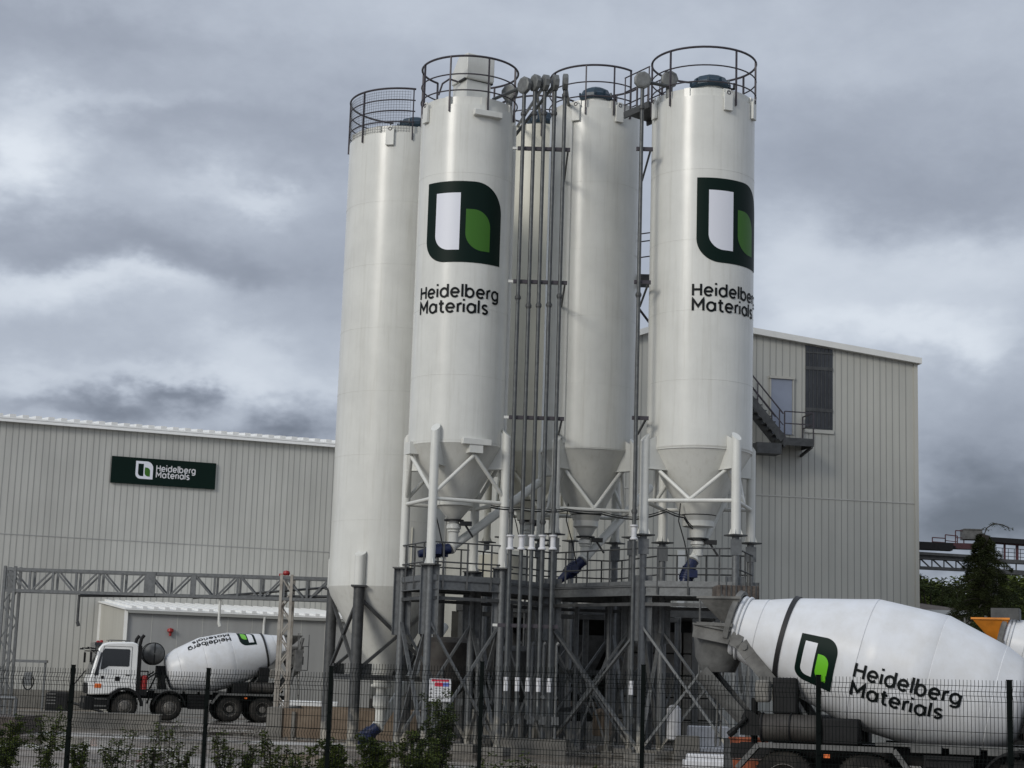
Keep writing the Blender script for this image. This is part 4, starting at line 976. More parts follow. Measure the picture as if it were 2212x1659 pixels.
        st = MB(); st.box((6.62, s*1.17, .80), (.5, .06, .05)); st.box((6.62, s*1.17, .52), (.5, .06, .06)); st.box((6.62, s*1.12, .66), (.5, .06, .34)); st.build('step', 'truck_grey', root)
        hl = MB(); hl.box((7.27, s*.85, .72), (.04, .32, .2)); hl.build('headlight', 'rim', root, bevel=.02)
        mi = MB(); mi.tube((6.86, s*1.18, 2.72), (7.15, s*1.5, 2.72), .025, 6); mi.box((7.16, s*1.52, 2.45), (.08, .2, .42)); mi.tube((6.95, s*1.1, 2.8), (7.3, s*1.35, 2.85), .02, 6); mi.box((7.32, s*1.36, 2.8), (.14, .24, .06)); mi.build('mirror', 'chassis', root)
        mi = MB(); mi.tube((5.6, s*.7, 3.1), (5.6, s*.7, 3.18), .02, 6); mi.tube((6.3, s*.7, 3.1), (6.3, s*.7, 3.18), .02, 6); mi.tube((5.55, s*.7, 3.18), (6.4, s*.7, 3.18), .015, 6); mi.build('roof_rail', 'truck_grey', root)
        be = MB(); be.lathe([(.07, 0), (.07, .08), (.03, .11), (0, .11)], (6.72, s*.8, 3.05), n=12, caps=False); be.build('beacon', 'red', root)
    e = MB(); e.lathe([(.0, 0), (.12, .02), (.12, .55), (.06, .62), (0, .62)], (4.92, 1.05, 1.18), n=16, caps=False); e.lathe([(.0, 0), (.12, .02), (.12, .55), (.06, .62), (0, .62)], (4.92, -1.05, 1.18), n=16, caps=False); e.build('extinguisher_case', 'red', root)
    mi = MB(); mi.box((5.0, .9, 1.95), (.5, .03, .05)); mi.box((5.0, .9, 1.62), (.5, .03, .05)); mi.box((4.77, .9, 1.78), (.05, .03, .36)); mi.build('hose_rack', 'chassis', root)
    return root
TR = 'concrete mixer trucks in the yard'
def place(root, world_mouth, rz, ztarget=None, scale=1.0):
    m = Matrix.Rotation(rz, 3, 'Z') @ MOUTH
    root.rotation_euler = (0, 0, rz); root.location = (world_mouth.x-m.x, world_mouth.y-m.y, (world_mouth.z-m.z) if ztarget is None else ztarget)
t1 = truck('large mixer truck close behind the fence, lettering upright on its white drum', TR, R(-11), cab=True)
place(t1, P(1598, 1357, 31.4), R(-19), None)
t2 = truck('white-cabbed mixer truck parked at the far left, its lettering upside down on the drum', TR, R(127), cab=True, view=1)
pw = P(561, 1552, 74.0); place(t2, Vector((0, 0, MOUTH.z)), R(198))
m0 = Matrix.Rotation(R(198), 3, 'Z') @ Vector((0, .6, 0)); t2.location = (pw.x-m0.x, pw.y-m0.y, 0)
t3 = truck('third mixer truck with an orange feed hopper, mostly hidden behind the large drum', TR, R(200), hopper='orange', cab=False)
g_ = MB()
for c_, s_ in (((-.98, -.38, 3.75), (.56, .03, .24)), ((-.98, .38, 3.75), (.56, .03, .24)), ((-1.26, 0, 3.75), (.03, .76, .24)), ((-.70, 0, 3.75), (.03, .76, .24))): g_.box(c_, s_)
g_.build('splash_guard', 'galv_dark', t3)
place(t3, P(2172, 1374, 37.5), R(-19), None)
# wheels of the right-hand trucks must reach the yard: they stand on a slightly lower strip
for t in (t1, t3): t.location.z = max(-.12, min(.0, t.location.z))

# ================================================================== BUILDINGS
def wall_ribs(mb, p0, p1, z0, z1f, pitch, w=.035, proud=.012):
    p0 = Vector(p0); p1 = Vector(p1); L_ = (p1-p0).length; d = (p1-p0).normalized(); n = Vector((d.y, -d.x, 0))
    k = int(L_/pitch)
    for i in range(1, k):
        q = p0+d*(pitch*i+random.uniform(-.02, .02)); z1 = z1f(i*pitch/L_) if callable(z1f) else z1f
        mb.beam(q+n*proud*.5+Vector((0,0,z0)), q+n*proud*.5+Vector((0,0,z1)), w, proud, up=(n.x, n.y, 0))
# ---- left warehouse
WL0 = P(0, 905, 85); WL1 = P(720, 962, 91); zE = (WL0.z+WL1.z)/2
ul = Vector((WL1.x-WL0.x, WL1.y-WL0.y, 0)).normalized(); nl = Vector((ul.y, -ul.x, 0))
A0 = Vector((WL0.x, WL0.y, 0))-ul*14; A1 = Vector((WL1.x, WL1.y, 0))+ul*9
def left_warehouse():
    root = empty('warehouse', A0, 'long low grey warehouse with white eave and a dark green company board', 'warehouse')
    bk = -nl*22
    mb = MB(); mb.hexa([A0, A1, A1+bk, A0+bk], [v+Vector((0,0,zE)) for v in (A0, A1, A1+bk, A0+bk)]); mb.build('wall', 'clad_left', root, smooth=False)
    mb = MB(); wall_ribs(mb, A0, A1, .9, zE-.12, .305, .032); mb.build('cladding_joint', 'clad_joint', root, smooth=False)
    mb = MB(); zj = zat(0, 1152, 85); mb.beam(A0+nl*.012+Vector((0,0,zj)), A1+nl*.012+Vector((0,0,zj)), .02, .035); mb.build('flashing', 'clad_annex', root, smooth=False)
    mb = MB(); mb.hexa([A0+nl*.06, A1+nl*.06, A1, A0], [v+Vector((0,0,.9)) for v in (A0+nl*.06, A1+nl*.06, A1, A0)]); mb.build('plinth', 'block', root, smooth=False)
    Z = lambda v, z: v+Vector((0,0,z))
    mb = MB(); e0 = A0-ul*.3; e1 = A1+ul*.3
    mb.hexa([Z(e0+nl*.35, zE+.02), Z(e1+nl*.35, zE+.02), Z(e1+bk/2, zE+1.3), Z(e0+bk/2, zE+1.3)], [Z(e0+nl*.35, zE+.10), Z(e1+nl*.35, zE+.10), Z(e1+bk/2, zE+1.38), Z(e0+bk/2, zE+1.38)])
    L_ = (e1-e0).length; k = int(L_/.62)
    for i in range(k):
        q = e0+ul*(.62*i); mb.beam(Z(q+nl*.36, zE+.17), Z(q+bk/2, zE+1.45), .30, .15)
    ro = mb.build('roof', 'roof_white', root, smooth=False)
    mb = MB(); mb.beam(Z(e0+nl*.24, zE-.06), Z(e1+nl*.24, zE-.06), .18, .14); mb.build('gutter', 'roof_white', ro, smooth=False)
    return root
left_warehouse()
def on_left_wall(x, y, off=0.0):
    r = ray(x, y); o = A0+nl*off; t = (o-EYEV).dot(nl)/r.dot(nl); return EYEV+r*t
# company board
def board():
    c = [on_left_wall(*q, off=.14) for q in ((242, 985), (467, 1000.5), (464, 1057), (239, 1042))]
    w = (Vector((c[1].x, c[1].y, 0))-Vector((c[0].x, c[0].y, 0))).length; zt = (c[0].z+c[1].z)/2; zb = (c[2].z+c[3].z)/2
    o = Vector((c[0].x+c[3].x, c[0].y+c[3].y, 0))/2; root = empty('sign_board', Vector((o.x, o.y, zb)), 'dark green company board high on the left warehouse wall', 'sign')
    Z = lambda v, z: v+Vector((0,0,z))
    mb = MB(); mb.hexa([Z(o, zb), Z(o+ul*w, zb), Z(o+ul*w-nl*.12, zb), Z(o-nl*.12, zb)], [Z(o, zt), Z(o+ul*w, zt), Z(o+ul*w-nl*.12, zt), Z(o-nl*.12, zt)]); mb.build('panel', 'logo_dark', root, smooth=False)
    h = zt-zb
    def mp(x0, z0): return lambda x, y, off: Z(o+ul*(x0+x)+nl*off, z0+y)
    emblem(root, w*.165, h*.665, mp(w*.311, zb+h*.545), dark='logo_white', panel='logo_dark', leaf='logo_green', off=.006, step=.3)
    mb = MB(); cap = h*.215; lettering(mb, ['Heidelberg', 'Materials'], cap, mp(w*.428, zb+h*.545), off=.008, lead=1.12, weight=.19, target=(w*.37, w*.315)); mb.build('lettering', 'plate_white', root, smooth=False)
board()
# ---- annex
def annex():
    q = on_left_wall(219, 1304); q0 = Vector((q.x, q.y, 0)); best = None
    for i in range(20, 900):
        d = i*.01; c = q0+nl*d; c.z = 3; v = c-EYEV; px = CX+FPX*v.dot(_RT)/v.dot(_F)
        # lean of the verticals is included by projecting at the eave height
        if best is None or abs(px-270) < best[0]: best = (abs(px-270), d)
    d = best[1]; f0 = q0+nl*d; 
    def on_front(x, y, off=0.0):
        r = ray(x, y); t = (f0+nl*off-EYEV).dot(nl)/r.dot(nl); return EYEV+r*t
    ze = on_front(272, 1318).z; zb = max(q.z, ze+.4); r1 = on_front(805, 1340); f1 = Vector((r1.x, r1.y, 0)); q1 = f1-nl*d
    root = empty('annex_building', f0, 'low pale annex with a white sheet roof built against the left warehouse', 'annex')
    Z = lambda v, z: v+Vector((0,0,z))
    mb = MB(); mb.hexa([f0, f1, q1, q0], [Z(f0, ze), Z(f1, ze), Z(q1, zb), Z(q0, zb)]); mb.build('wall', 'clad_annex', root, smooth=False)
    mb = MB(); wall_ribs(mb, f0, f1, .5, ze-.05, 1.15, .03, .01); mb.build('cladding_joint', 'clad_left', root, smooth=False)
    mb = MB(); mb.hexa([f0-ul*.02, f0, q0, q0-ul*.02], [Z(f0-ul*.02, ze), Z(f0, ze), Z(q0, zb), Z(q0-ul*.02, zb)]); mb.build('end_wall', 'clad_cream', root, smooth=False)
    mb = MB(); mb.beam(Z(f0-ul*.03+nl*.02, 0), Z(f0-ul*.03+nl*.02, ze), .16, .16); mb.build('corner_trim', 'trim_white', root, smooth=False); mb = MB(); mb.beam(Z(q0-ul*.05+nl*.1, 0), Z(q0-ul*.05+nl*.1, zb), .12, .12); mb.build('corner_trim', 'trim_white', root, smooth=False)
    mb = MB(); mb.hexa([Z(f0+nl*.2-ul*.15, ze+.02), Z(f1+nl*.2, ze+.02), Z(q1, zb+.05), Z(q0-ul*.15, zb+.05)], [Z(f0+nl*.2-ul*.15, ze+.1), Z(f1+nl*.2, ze+.1), Z(q1, zb+.13), Z(q0-ul*.15, zb+.13)])
    k = int((f1-f0).length/.5)
    for i in range(k): s = f0+ul*(.25+.5*i); mb.beam(Z(s+nl*.21, ze+.14), Z(s-nl*d, zb+.17), .2, .12)
    ro = mb.build('roof', 'roof_white', root, smooth=False)
    mb = MB(); mb.beam(Z(f0+nl*.12, ze-.05), Z(f1+nl*.12, ze-.05), .14, .13); mb.build('gutter', 'clad_joint', ro, smooth=False)
    dp = on_front(570, 1335); dp = Vector((dp.x, dp.y, 0))+nl*.08
    mb = MB(); mb.tube(Z(dp, .1), Z(dp, ze-.4), .055, 8); mb.tube(Z(dp, ze-.4), Z(dp+nl*.1, ze-.05), .055, 8); mb.build('downpipe', 'trim_white', root)
    a = on_front(368, 1364, .1); mb = MB(); mb.lathe([(0, .16), (.13, .12), (.15, 0), (.06, -.06), (.06, -.2), (0, -.22)], a, n=12, caps=False); tag(mb.build('alarm_bell', 'red', None, loc=a), 'small red alarm sounder on the annex wall', 'alarm')
    return on_front
on_annex = annex()
# ---- right warehouse (gable end)
def right_warehouse():
    D0, D1 = 67.0, 69.0
    pk = P(1478, 688, D0); rt = P(1980, 778, D1); u = Vector((rt.x-pk.x, rt.y-pk.y, 0)).normalized(); n = Vector((u.y, -u.x, 0))
    def on(x, y, off=0.0):
        r = ray(x, y); t = (Vector((pk.x, pk.y, 0))+n*off-EYEV).dot(n)/r.dot(n); return EYEV+r*t
    lf = on(1225, 764); Z = lambda v, z: Vector((v.x, v.y, z))
    root = empty('warehouse', Vector((pk.x, pk.y, 0)), 'tall pale warehouse behind the right emblem silo, with one dark window strip', 'warehouse')
    bk = -n*26
    fr = [Z(lf, 0), Z(rt, 0), Z(rt, rt.z), Z(pk, pk.z), Z(lf, lf.z)]; ba = [v+bk for v in fr]
    mb = MB(); mb.add(fr+ba, [(0,1,2,3,4), (9,8,7,6,5), (0,5,6,1), (1,6,7,2), (2,7,8,3), (3,8,9,4), (4,9,5,0)]); mb.build('wall', 'clad_right', root, smooth=False)
    Lr = (Z(rt,0)-Z(pk,0)).length; Ll = (Z(pk,0)-Z(lf,0)).length
    mb = MB(); wall_ribs(mb, Z(pk,0), Z(rt,0), .3, lambda t: pk.z+(rt.z-pk.z)*t-.1, .275, .03); wall_ribs(mb, Z(lf,0), Z(pk,0), .3, lambda t: lf.z+(pk.z-lf.z)*t-.1, .275, .03); mb.build('cladding_joint', 'clad_joint', root, smooth=False)
    mb = MB(); zj = on(1800, 1078).z; mb.beam(Z(lf, zj)+n*.015, Z(rt, zj)+n*.015, .02, .04); mb.build('flashing', 'clad_left', root, smooth=False)
    mb = MB(); mb.box(Z(rt, rt.z/2)-u*.06+n*.02, (.16, .06, rt.z-.2), rz=math.atan2(u.y, u.x)); mb.build('corner_trim', 'clad_cream', root, smooth=False)
    mb = MB(); mb.box(Z(pk, 0)+n*.03+Vector((0,0,3.6)), (.3, .05, 7.2), rz=math.atan2(u.y, u.x)); mb.build('corner_trim', 'trim_white', root, smooth=False)
    mb = MB(); o = n*.25
    for a, b in ((pk, rt+u*.12+Vector((0,0,-.02))), (lf, pk)):
        mb.hexa([a+o+Vector((0,0,-.16)), b+o+Vector((0,0,-.16)), b+bk+Vector((0,0,-.16)), a+bk+Vector((0,0,-.16))][::1], [a+o+Vector((0,0,.08)), b+o+Vector((0,0,.08)), b+bk+Vector((0,0,.08)), a+bk+Vector((0,0,.08))])
    mb.build('roof', 'trim_white', root, smooth=False)
    # window strip
    x0 = on(1739.5, 840); x1 = on(1798, 840); zb = on(1768, 927).z; f = lambda q: pk.z+(rt.z-pk.z)*((Z(q,0)-Z(pk,0)).length/Lr)-.2
    c = (Z(x0,0)+Z(x1,0))/2; w = (Z(x1,0)-Z(x0,0)).length; rz = math.atan2(u.y, u.x)
    mb = MB(); mb.hexa([Z(x0, zb)+n*.03, Z(x1, zb)+n*.03, Z(x1, zb)-n*.02, Z(x0, zb)-n*.02], [Z(x0, f(x0))+n*.03, Z(x1, f(x1))+n*.03, Z(x1, f(x1))-n*.02, Z(x0, f(x0))-n*.02]); win = mb.build('window', 'glass_blue', root, smooth=False)
    mb = MB()
    for yy in (796.5, 886): z = on(1768, yy).z; mb.box(Z(c, z)+n*.045, (w, .03, .14), rz=rz)
    z = on(1768, 763).z; mb.box(Z(c, z)+n*.045, (w, .03, .06), rz=rz)
    for t in (-.36, -.22, -.07, .08, .22, .36): mb.box(Z(c+u*w*t, zb+(f(c)-zb)/2)+n*.04, (.03, .02, f(c)-zb-.1), rz=rz)
    mb.build('glazing_bar', 'galv_dark', win, smooth=False)
    mb = MB(); mb.box(Z(c, zb-.1)+n*.03, (w+.1, .06, .14), rz=rz); mb.build('sill', 'clad_right', win, smooth=False)
    # door
    d0 = on(1665, 880); d1 = on(1710, 880); zt = on(1687, 819).z; zl = on(1687, 938).z; c = (Z(d0,0)+Z(d1,0))/2; w = (Z(d1,0)-Z(d0,0)).length
    mb = MB(); mb.box(Z(c, (zt+zl)/2)+n*.03, (w, .05, zt-zl), rz=rz); dr = mb.build('door', 'door_blue', root, smooth=False)
    mb = MB(); mb.box(Z(c, zt+.05)+n*.06, (w+.2, .12, .1), rz=rz); mb.box(Z(c-u*(w/2+.04), (zt+zl)/2)+n*.04, (.06, .08, zt-zl), rz=rz); mb.box(Z(c+u*(w/2+.04), (zt+zl)/2)+n*.04, (.06, .08, zt-zl), rz=rz); mb.build('frame', 'clad_cream', dr, smooth=False)
    # ---- outside stair
    st = empty('outside_stair', Z(c, zl), 'steel outside stair and landing at the blue-grey door of the tall warehouse', 'stair')
    fo = 1.25
    Lp = lambda x, y, off: on(x, y, off)
    zf = Lp(1725, 948, fo).z; a = Lp(1692, 948, fo); b = Lp(1757, 951, fo); a = Z(a, zf); b = Z(b, zf)
    mb = MB(); mb.hexa([a-Vector((0,0,.06)), b-Vector((0,0,.06)), b-n*fo*.97-Vector((0,0,.06)), a-n*fo*.97-Vector((0,0,.06))], [a, b, b-n*fo*.97, a-n*fo*.97]); mb.build('landing', 'galv_dark', st, smooth=False)
    mb = MB()
    for p, q in ((a, b), (b, b-n*fo*.97), (a, a-n*fo*.97)): mb.beam(p+Vector((0,0,-.12)), q+Vector((0,0,-.12)), .05, .30)
    for p in (a+u*.05, b-u*.05): mb.beam(p-Vector((0,0,.28)), p-n*fo*.97-Vector((0,0,.5)), .08, .1)
    mb.build('landing_beam', 'galv_dark', st, smooth=False)
    mb = MB()
    for h in (1.05, .58): mb.beam(a+u*.05+Vector((0,0,h)), b+Vector((0,0,h)), .04, .04); mb.beam(b+Vector((0,0,h)), b-n*fo*.9+Vector((0,0,h)), .04, .04)
    for q in (a+u*.05, b, b-n*fo*.9): mb.beam(q-Vector((0,0,.2)), q+Vector((0,0,1.05)), .05, .05)
    mb.build('landing_rail', 'rail', st)
    up = -u; rise = Vector((0,0,1))*1.12; run = up*1.0; K = 3.2
    for k, off in enumerate((0, .85)):
        p = a-n*off+Vector((0,0,-.05)); q = p+(run+rise)*K; mb = MB(); mb.beam(p, q, .04, .30); mb.build('stringer', 'galv_dark', st)
        mb = MB(); mb.beam(p+Vector((0,0,1.0)), q+Vector((0,0,1.0)), .045, .045); mb.beam(p+Vector((0,0,.55)), q+Vector((0,0,.55)), .03, .03)
        for t in (.05, .33, .62, .95): s = p.lerp(q, t); mb.beam(s, s+Vector((0,0,1.0)), .045, .045)
        mb.build('stair_rail', 'rail', st)
    for i in range(1, 17):
        s = a+(run+rise)*(K*i/17.0); mb = MB(); mb.hexa([s+Vector((0,0,-.04)), s+u*.26+Vector((0,0,-.04)), s+u*.26-n*.85+Vector((0,0,-.04)), s-n*.85+Vector((0,0,-.04))], [s, s+u*.26, s+u*.26-n*.85, s-n*.85]); mb.build('tread', 'galv_dark', st, smooth=False)
    mb = MB(); s = a-u*.55-n*.4; mb.box(s+Vector((0,0,-.42)), (1.0, .75, .42), rz=rz); mb.build('support_box', 'galv_dark', st, smooth=False)
    return on
on_right = right_warehouse()

M['bay_shade'] = mat('bay_shade_wall', (.035, .034, .03), .9, var=.5, scale=2)  # near-black wall colour stands in for the shade inside the enclosed bay
# ================================================================== BATCHING BAY behind the tower
def bay():
    D = 61.5; x0 = P(985, 1330, D).x; x1 = P(1562, 1330, D).x; zt = zat(1300, 1318, D); root = empty('batching_bay', ((x0+x1)/2, D, 0), 'dark open batching bay behind the steel tower with block walls and hoppers', 'batching bay')
    mb = MB(); mb.box(((x0+x1)/2, D+2.0, zt), (x1-x0, 4.6, .36)); mb.build('roof', 'galv_dark', root, smooth=False)
    mb = MB(); mb.box(((x0+x1)/2, D+4.0, zt/2), (x1-x0, .3, zt)); mb.build('back_wall', 'bay_shade', root, smooth=False)
    mb = MB(); mb.box((x0, D+2, zt/2), (.3, 4.2, zt-.4)); mb.build('side_wall', 'bay_shade', root, smooth=False)
    xs = P(1345, 1400, D).x; mb = MB(); rnd = random.Random(3)
    for r in range(5):
        k = 0; x = xs
        while x < x1-.6:
            w = 1.2; mb.box((x+w/2, D+3.3, .4+r*.8), (w-.05, .8, .76)); x += w
    mb.build('block_wall', 'block', root, smooth=False, bevel=.03)
    for x in [x0+.2]+[P(q, 1400, D).x for q in (1100, 1215, 1330, 1420, 1500)]+[x1-.2]:
        mb = MB(); mb.box((x, D-.2, zt/2-.1), (.22, .22, zt-.2)); mb.build('post', 'galv_dark', root, smooth=False)
    for xc in (1075, 1160, 1265):
        x = P(xc, 1400, D).x; mb = MB(); s = .95
        mb.hexa([(x-.25, D+.9, 2.2), (x+.25, D+.9, 2.2), (x+.25, D+1.4, 2.2), (x-.25, D+1.4, 2.2)], [(x-s, D+.2, 3.7), (x+s, D+.2, 3.7), (x+s, D+2.1, 3.7), (x-s, D+2.1, 3.7)]); mb.build('hopper', 'galv_dark', root, smooth=False)
        mb = MB(); mb.tube((x, D+1.1, 1.7), (x, D+1.1, 2.2), .2, 12); mb.box((x+.3, D+.8, 1.9), (.4, .3, .3)); mb.build('gate_valve', 'galv', root)
    mb = MB(); mb.box((P(1150, 1500, D).x, D+1.2, 1.3), (5.2, 1.1, .18)); mb.beam((P(1040, 1500, D).x, D+1.2, 1.2), (P(1180, 1400, D).x, D+1.2, 2.4), .8, .15); mb.build('belt', 'rust', root, smooth=False)
    mb = MB(); mb.box((P(1120, 1560, D).x, D+.6, .5), (3.4, 1.5, 1.0)); mb.box((P(1285, 1570, D).x, D+.2, .35), (2.2, 1.2, .7)); mb.build('plinth', 'block', root, smooth=False)
    mb = MB()
    for i in range(9): mb.box((P(1385, 1400, D).x, D-.6, .5+.36*i), (.9, .25, .04))
    for s in (-.45, .45): mb.box((P(1385, 1400, D).x+s, D-.6, 1.9), (.04, .2, 3.4))
    mb.build('ladder', 'galv_dark', root, smooth=False)
    return D, zt
bay()
# machinery inside the tower: weighing vessels, canisters and pumps, each a thing of its own
def vessel(label, px, py, D, r, h, m='galv_dark', leg=True):
    b = P(px, py, D); root = empty('weigh_vessel', (b.x, D, 0), label, 'vessel', 'small vessels inside the steel tower'); z = b.z
    mb = MB(); mb.lathe([(r*.25, z-h*.5), (r, z), (r, z+h), (r*.7, z+h+.15), (0, z+h+.18)], (b.x, D, 0), n=24, caps=False); mb.build('shell', m, root)
    for k in range(3):
        a = 2*pi*k/3+.4; mb = MB(); mb.tube((b.x+r*cos(a)*1.02, D+r*sin(a)*1.02, .0), (b.x+r*cos(a)*1.02, D+r*sin(a)*1.02, z+.3), .035, 6); mb.build('leg', 'galv', root)
    mb = MB(); mb.tube((b.x, D, z-h*.5), (b.x, D, z-h*.5-.3), r*.3, 10); mb.box((b.x+r*.5, D-r*.4, z-h*.55), (.2, .2, .2)); mb.build('outlet', 'galv', root)
vessel('pale cone-bottomed vessel between the tower legs under the left emblem silo', 965, 1470, 52, .8, 1.1, 'tank_dirty')
vessel('dark round vessel between the pipe bundle and the plain silo legs', 1120, 1480, 53, .7, 1.0)
vessel('tall grey dust vessel on the walkway level behind the pipe bundle', 1085, 1265, 53, .75, .9, 'silo_back')
def canister(label, px, py, D, r, h, m='plate_white'):
    b = P(px, py, D); mb = MB(); z = max(b.z, 0); mb.lathe([(r*.9, z), (r, z+.05), (r, z+h-.12), (r*.6, z+h-.02), (r*.3, z+h), (0, z+h)], (b.x, D, 0), n=20, caps=True)
    o = mb.build('canister', m, None, loc=(b.x, D, z)); tag(o, label, 'canister')
canister('upright pale canister standing by the right end of the block wall inside the tower', 1455, 1597, 49.5, .2, .95)
canister('short tan canister on the yard below the plain silo', 1300, 1590, 52, .28, .8, 'tank_concrete')
# valve cabinets row with pale pipes behind the hose couplings
def manifold():
    D = 49.5; root = empty('pump_manifold', (P(1140, 1500, D).x, D, 0), 'row of pale pump cylinders and valves behind the white hose couplings', 'pump')
    for px in (1090, 1118, 1147, 1172, 1200):
        x = P(px, 1500, D).x; mb = MB(); mb.tube((x, D, .45), (x, D, 3.05), .045, 10); mb.tube((x, D, 3.05), (x+.06, D, 3.12), .06, 10); mb.build('cylinder', 'galv', root)
        mb = MB(); mb.box((x, D-.05, .95), (.2, .2, .22)); mb.tube((x, D-.1, 1.6), (x, D-.28, 1.6), .06, 8); mb.build('valve', 'galv', root)
    mb = MB(); mb.box((P(1145, 1590, D).x, D+.1, .22), (2.0, .7, .44)); mb.build('base', 'block', root, smooth=False)
manifold()

# ================================================================== GANTRY
M['column_pale'] = mat('pale_rusty_column', (.36, .34, .30), .6, color2=(.22, .19, .16), scale=2.5)
def gantry():
    D = 58.0; a = P(22, 1228, D); b = P(716, 1254, D); z1 = (a.z+b.z)/2; h = .70; y0, y1 = D-.3, D+.3; x0, x1 = a.x, b.x
    root = empty('truss_gantry', (x0, D, 0), 'grey lattice gantry spanning over the far left truck', 'gantry')
    for y in (y0, y1):
        mb = MB(); mb.beam((x0, y, z1), (x1, y, z1), .10, .10); mb.beam((x0, y, z1-h), (x1, y, z1-h), .10, .10); mb.build('chord', 'galv', root)
        n = 14; s = (x1-x0)/n
        mb = MB()
        for i in range(n+1): mb.beam((x0+s*i, y, z1), (x0+s*i, y, z1-h), .07, .07)
        for i in range(n):
            if i % 2 == 0: mb.beam((x0+s*(i+.12), y, z1-.05), (x0+s*(i+.85), y, z1-h+.05), .055, .055)
            else: mb.beam((x0+s*(i+.15), y, z1-h+.05), (x0+s*(i+.88), y, z1-.05), .055, .055)
        mb.build('lattice', 'galv', root)
    MB().box((x0+s*6.25, y0-.06, z1-h/2), (.30, .04, h+.1)).build('splice_plate', 'galv', root); MB().box((x0+s*8.1, y0-.04, z1-h/2), (.16, .04, h)).build('splice_plate', 'galv', root)
    mb = MB(); mb.tube((x0+s*3.2, D-.2, z1-h-.1), (x1, D-.2, z1-h+.12), .05, 8); mb.tube((x0+s*8, D+.1, z1-h-.05), (x1, D+.1, z1-.25), .04, 8); mb.build('water_pipe', 'galv_dark', root)
    for px, L_ in ((174, .85), (478, .72)):
        x = P(px, 1290, D).x; mb = MB(); mb.tube((x, D-.2, z1-h-.08), (x, D-.2, z1-h-.1-L_), .045, 8); mb.tube((x, D-.2, z1-h-.1-L_), (x+.05, D-.2, z1-h-.25-L_), .06, 8); mb.build('drop_pipe', 'galv_dark' if px < 200 else 'silo_leg', root)
    for px, m_ in ((18, 'galv'), (620, 'tank_concrete')):
        x = P(px, 1400, D).x; mb = MB(); x = x0+.1 if px < 100 else P(622, 1250, D).x
        zb_ = .0 if px < 100 else .85
        for dx in (-.17, .17):
            mb.beam((x+dx, D-.32, zb_), (x+dx, D-.32, z1+.1), .09, .09, up=(0,1,0)); mb.beam((x+dx, D+.32, zb_), (x+dx, D+.32, z1+.1), .09, .09, up=(0,1,0))
        k = 9
        for i in range(k):
            za = zb_+(z1-zb_)*i/k; zb2 = zb_+(z1-zb_)*(i+1)/k; sgn = 1 if i % 2 else -1
            mb.beam((x-.17*sgn, D-.32, za), (x+.17*sgn, D-.32, zb2), .05, .04); mb.beam((x-.17*sgn, D+.32, za), (x+.17*sgn, D+.32, zb2), .05, .04)
        mb.box((x, D, zb_+.03), (.7, 1.0, .06)); mb.build('column', 'galv' if px < 100 else 'column_pale', root)
    mb = MB(); x = P(620, 1250, D).x; mb.lathe([(.09, 0), (.12, .06), (.1, .14), (0, .17)], (x, D-.2, z1+.08), n=14); mb.box((x-.18, D-.2, z1+.08), (.12, .1, .1)); mb.build('beacon', 'red', root)
gantry()

# ================================================================== YARD THINGS
def settling_tank():
    D = 57.0; x0 = P(593, 1560, D).x; x1 = P(900, 1560, D).x; zt = .93; root = empty('settling_tank', (x0, D, 0), 'tan concrete settling tank low behind the widest silo legs', 'tank')
    mb = MB(); mb.box(((x0+x1)/2, D, zt/2), (x1-x0, .25, zt)); mb.box(((x0+x1)/2, D+5, zt/2), (x1-x0, .25, zt)); mb.box((x1-.12, D+2.5, zt/2), (.25, 4.7, zt)); mb.build('wall', 'tank_concrete', root, smooth=False)
    mb = MB(); mb.box((x0, D+2.4, zt/2), (.5, 5.2, zt+.02)); mb.box((x0+.62, D-.16, zt/2-.1), (.12, .08, zt)); mb.build('end_wall', 'block', root, smooth=False)
    mb = MB(); mb.box(((x0+x1)/2, D+2.5, .4), (x1-x0-.3, 4.6, .5)); mb.build('water', 'glass', root, smooth=False)
settling_tank()
def box_thing(name, label, cat, px0, px1, py0, py1, D, depth, material, base0=True, extra=None, bevel=.0, group=None):
    a = P(px0, py1, D); b = P(px1, py0, D); zb = 0.0 if base0 else a.z; zt = b.z; c = ((a.x+b.x)/2, D+depth/2, zb); root = empty(name, c, label, cat, group)
    mb = MB(); mb.box((c[0], c[1], (zb+zt)/2), (abs(b.x-a.x), depth, zt-zb)); mb.build('body', material, root, smooth=False, bevel=bevel)
    return root, c, abs(b.x-a.x), zt
r_, c_, w_, zt_ = box_thing('low_wall', 'low pale concrete wall in front of the far left truck', 'wall', -20, 343, 1546, 1570, 61.0, .5, 'block')
mb = MB(); mb.box((c_[0], c_[1], zt_+.02), (w_+.06, .56, .04)); mb.build('coping', 'block', r_)
r_, c_, w_, zt_ = box_thing('generator', 'black generator box on skids by the left warehouse wall', 'generator', 97, 147, 1497, 1532, 79.0, 1.1, 'chassis', bevel=.04)
mb = MB(); mb.box((c_[0], c_[1], zt_+.03), (w_*.8, .7, .06)); mb.tube((c_[0]+w_/2, c_[1]-.4, .5), (c_[0]+w_/2+1.6, c_[1]-.5, .1), .06, 8); mb.tube((c_[0]+w_/2, c_[1]-.4, 1.0), (c_[0]+w_/2+.7, c_[1]-.5, 1.9), .03, 6); mb.build('hose', 'black', r_)
mb = MB()
for k in range(5): mb.box((c_[0]-w_*.25, c_[1]-.56, .4+.14*k), (w_*.4, .02, .05))
mb.build('vent', 'truck_grey', r_, smooth=False)
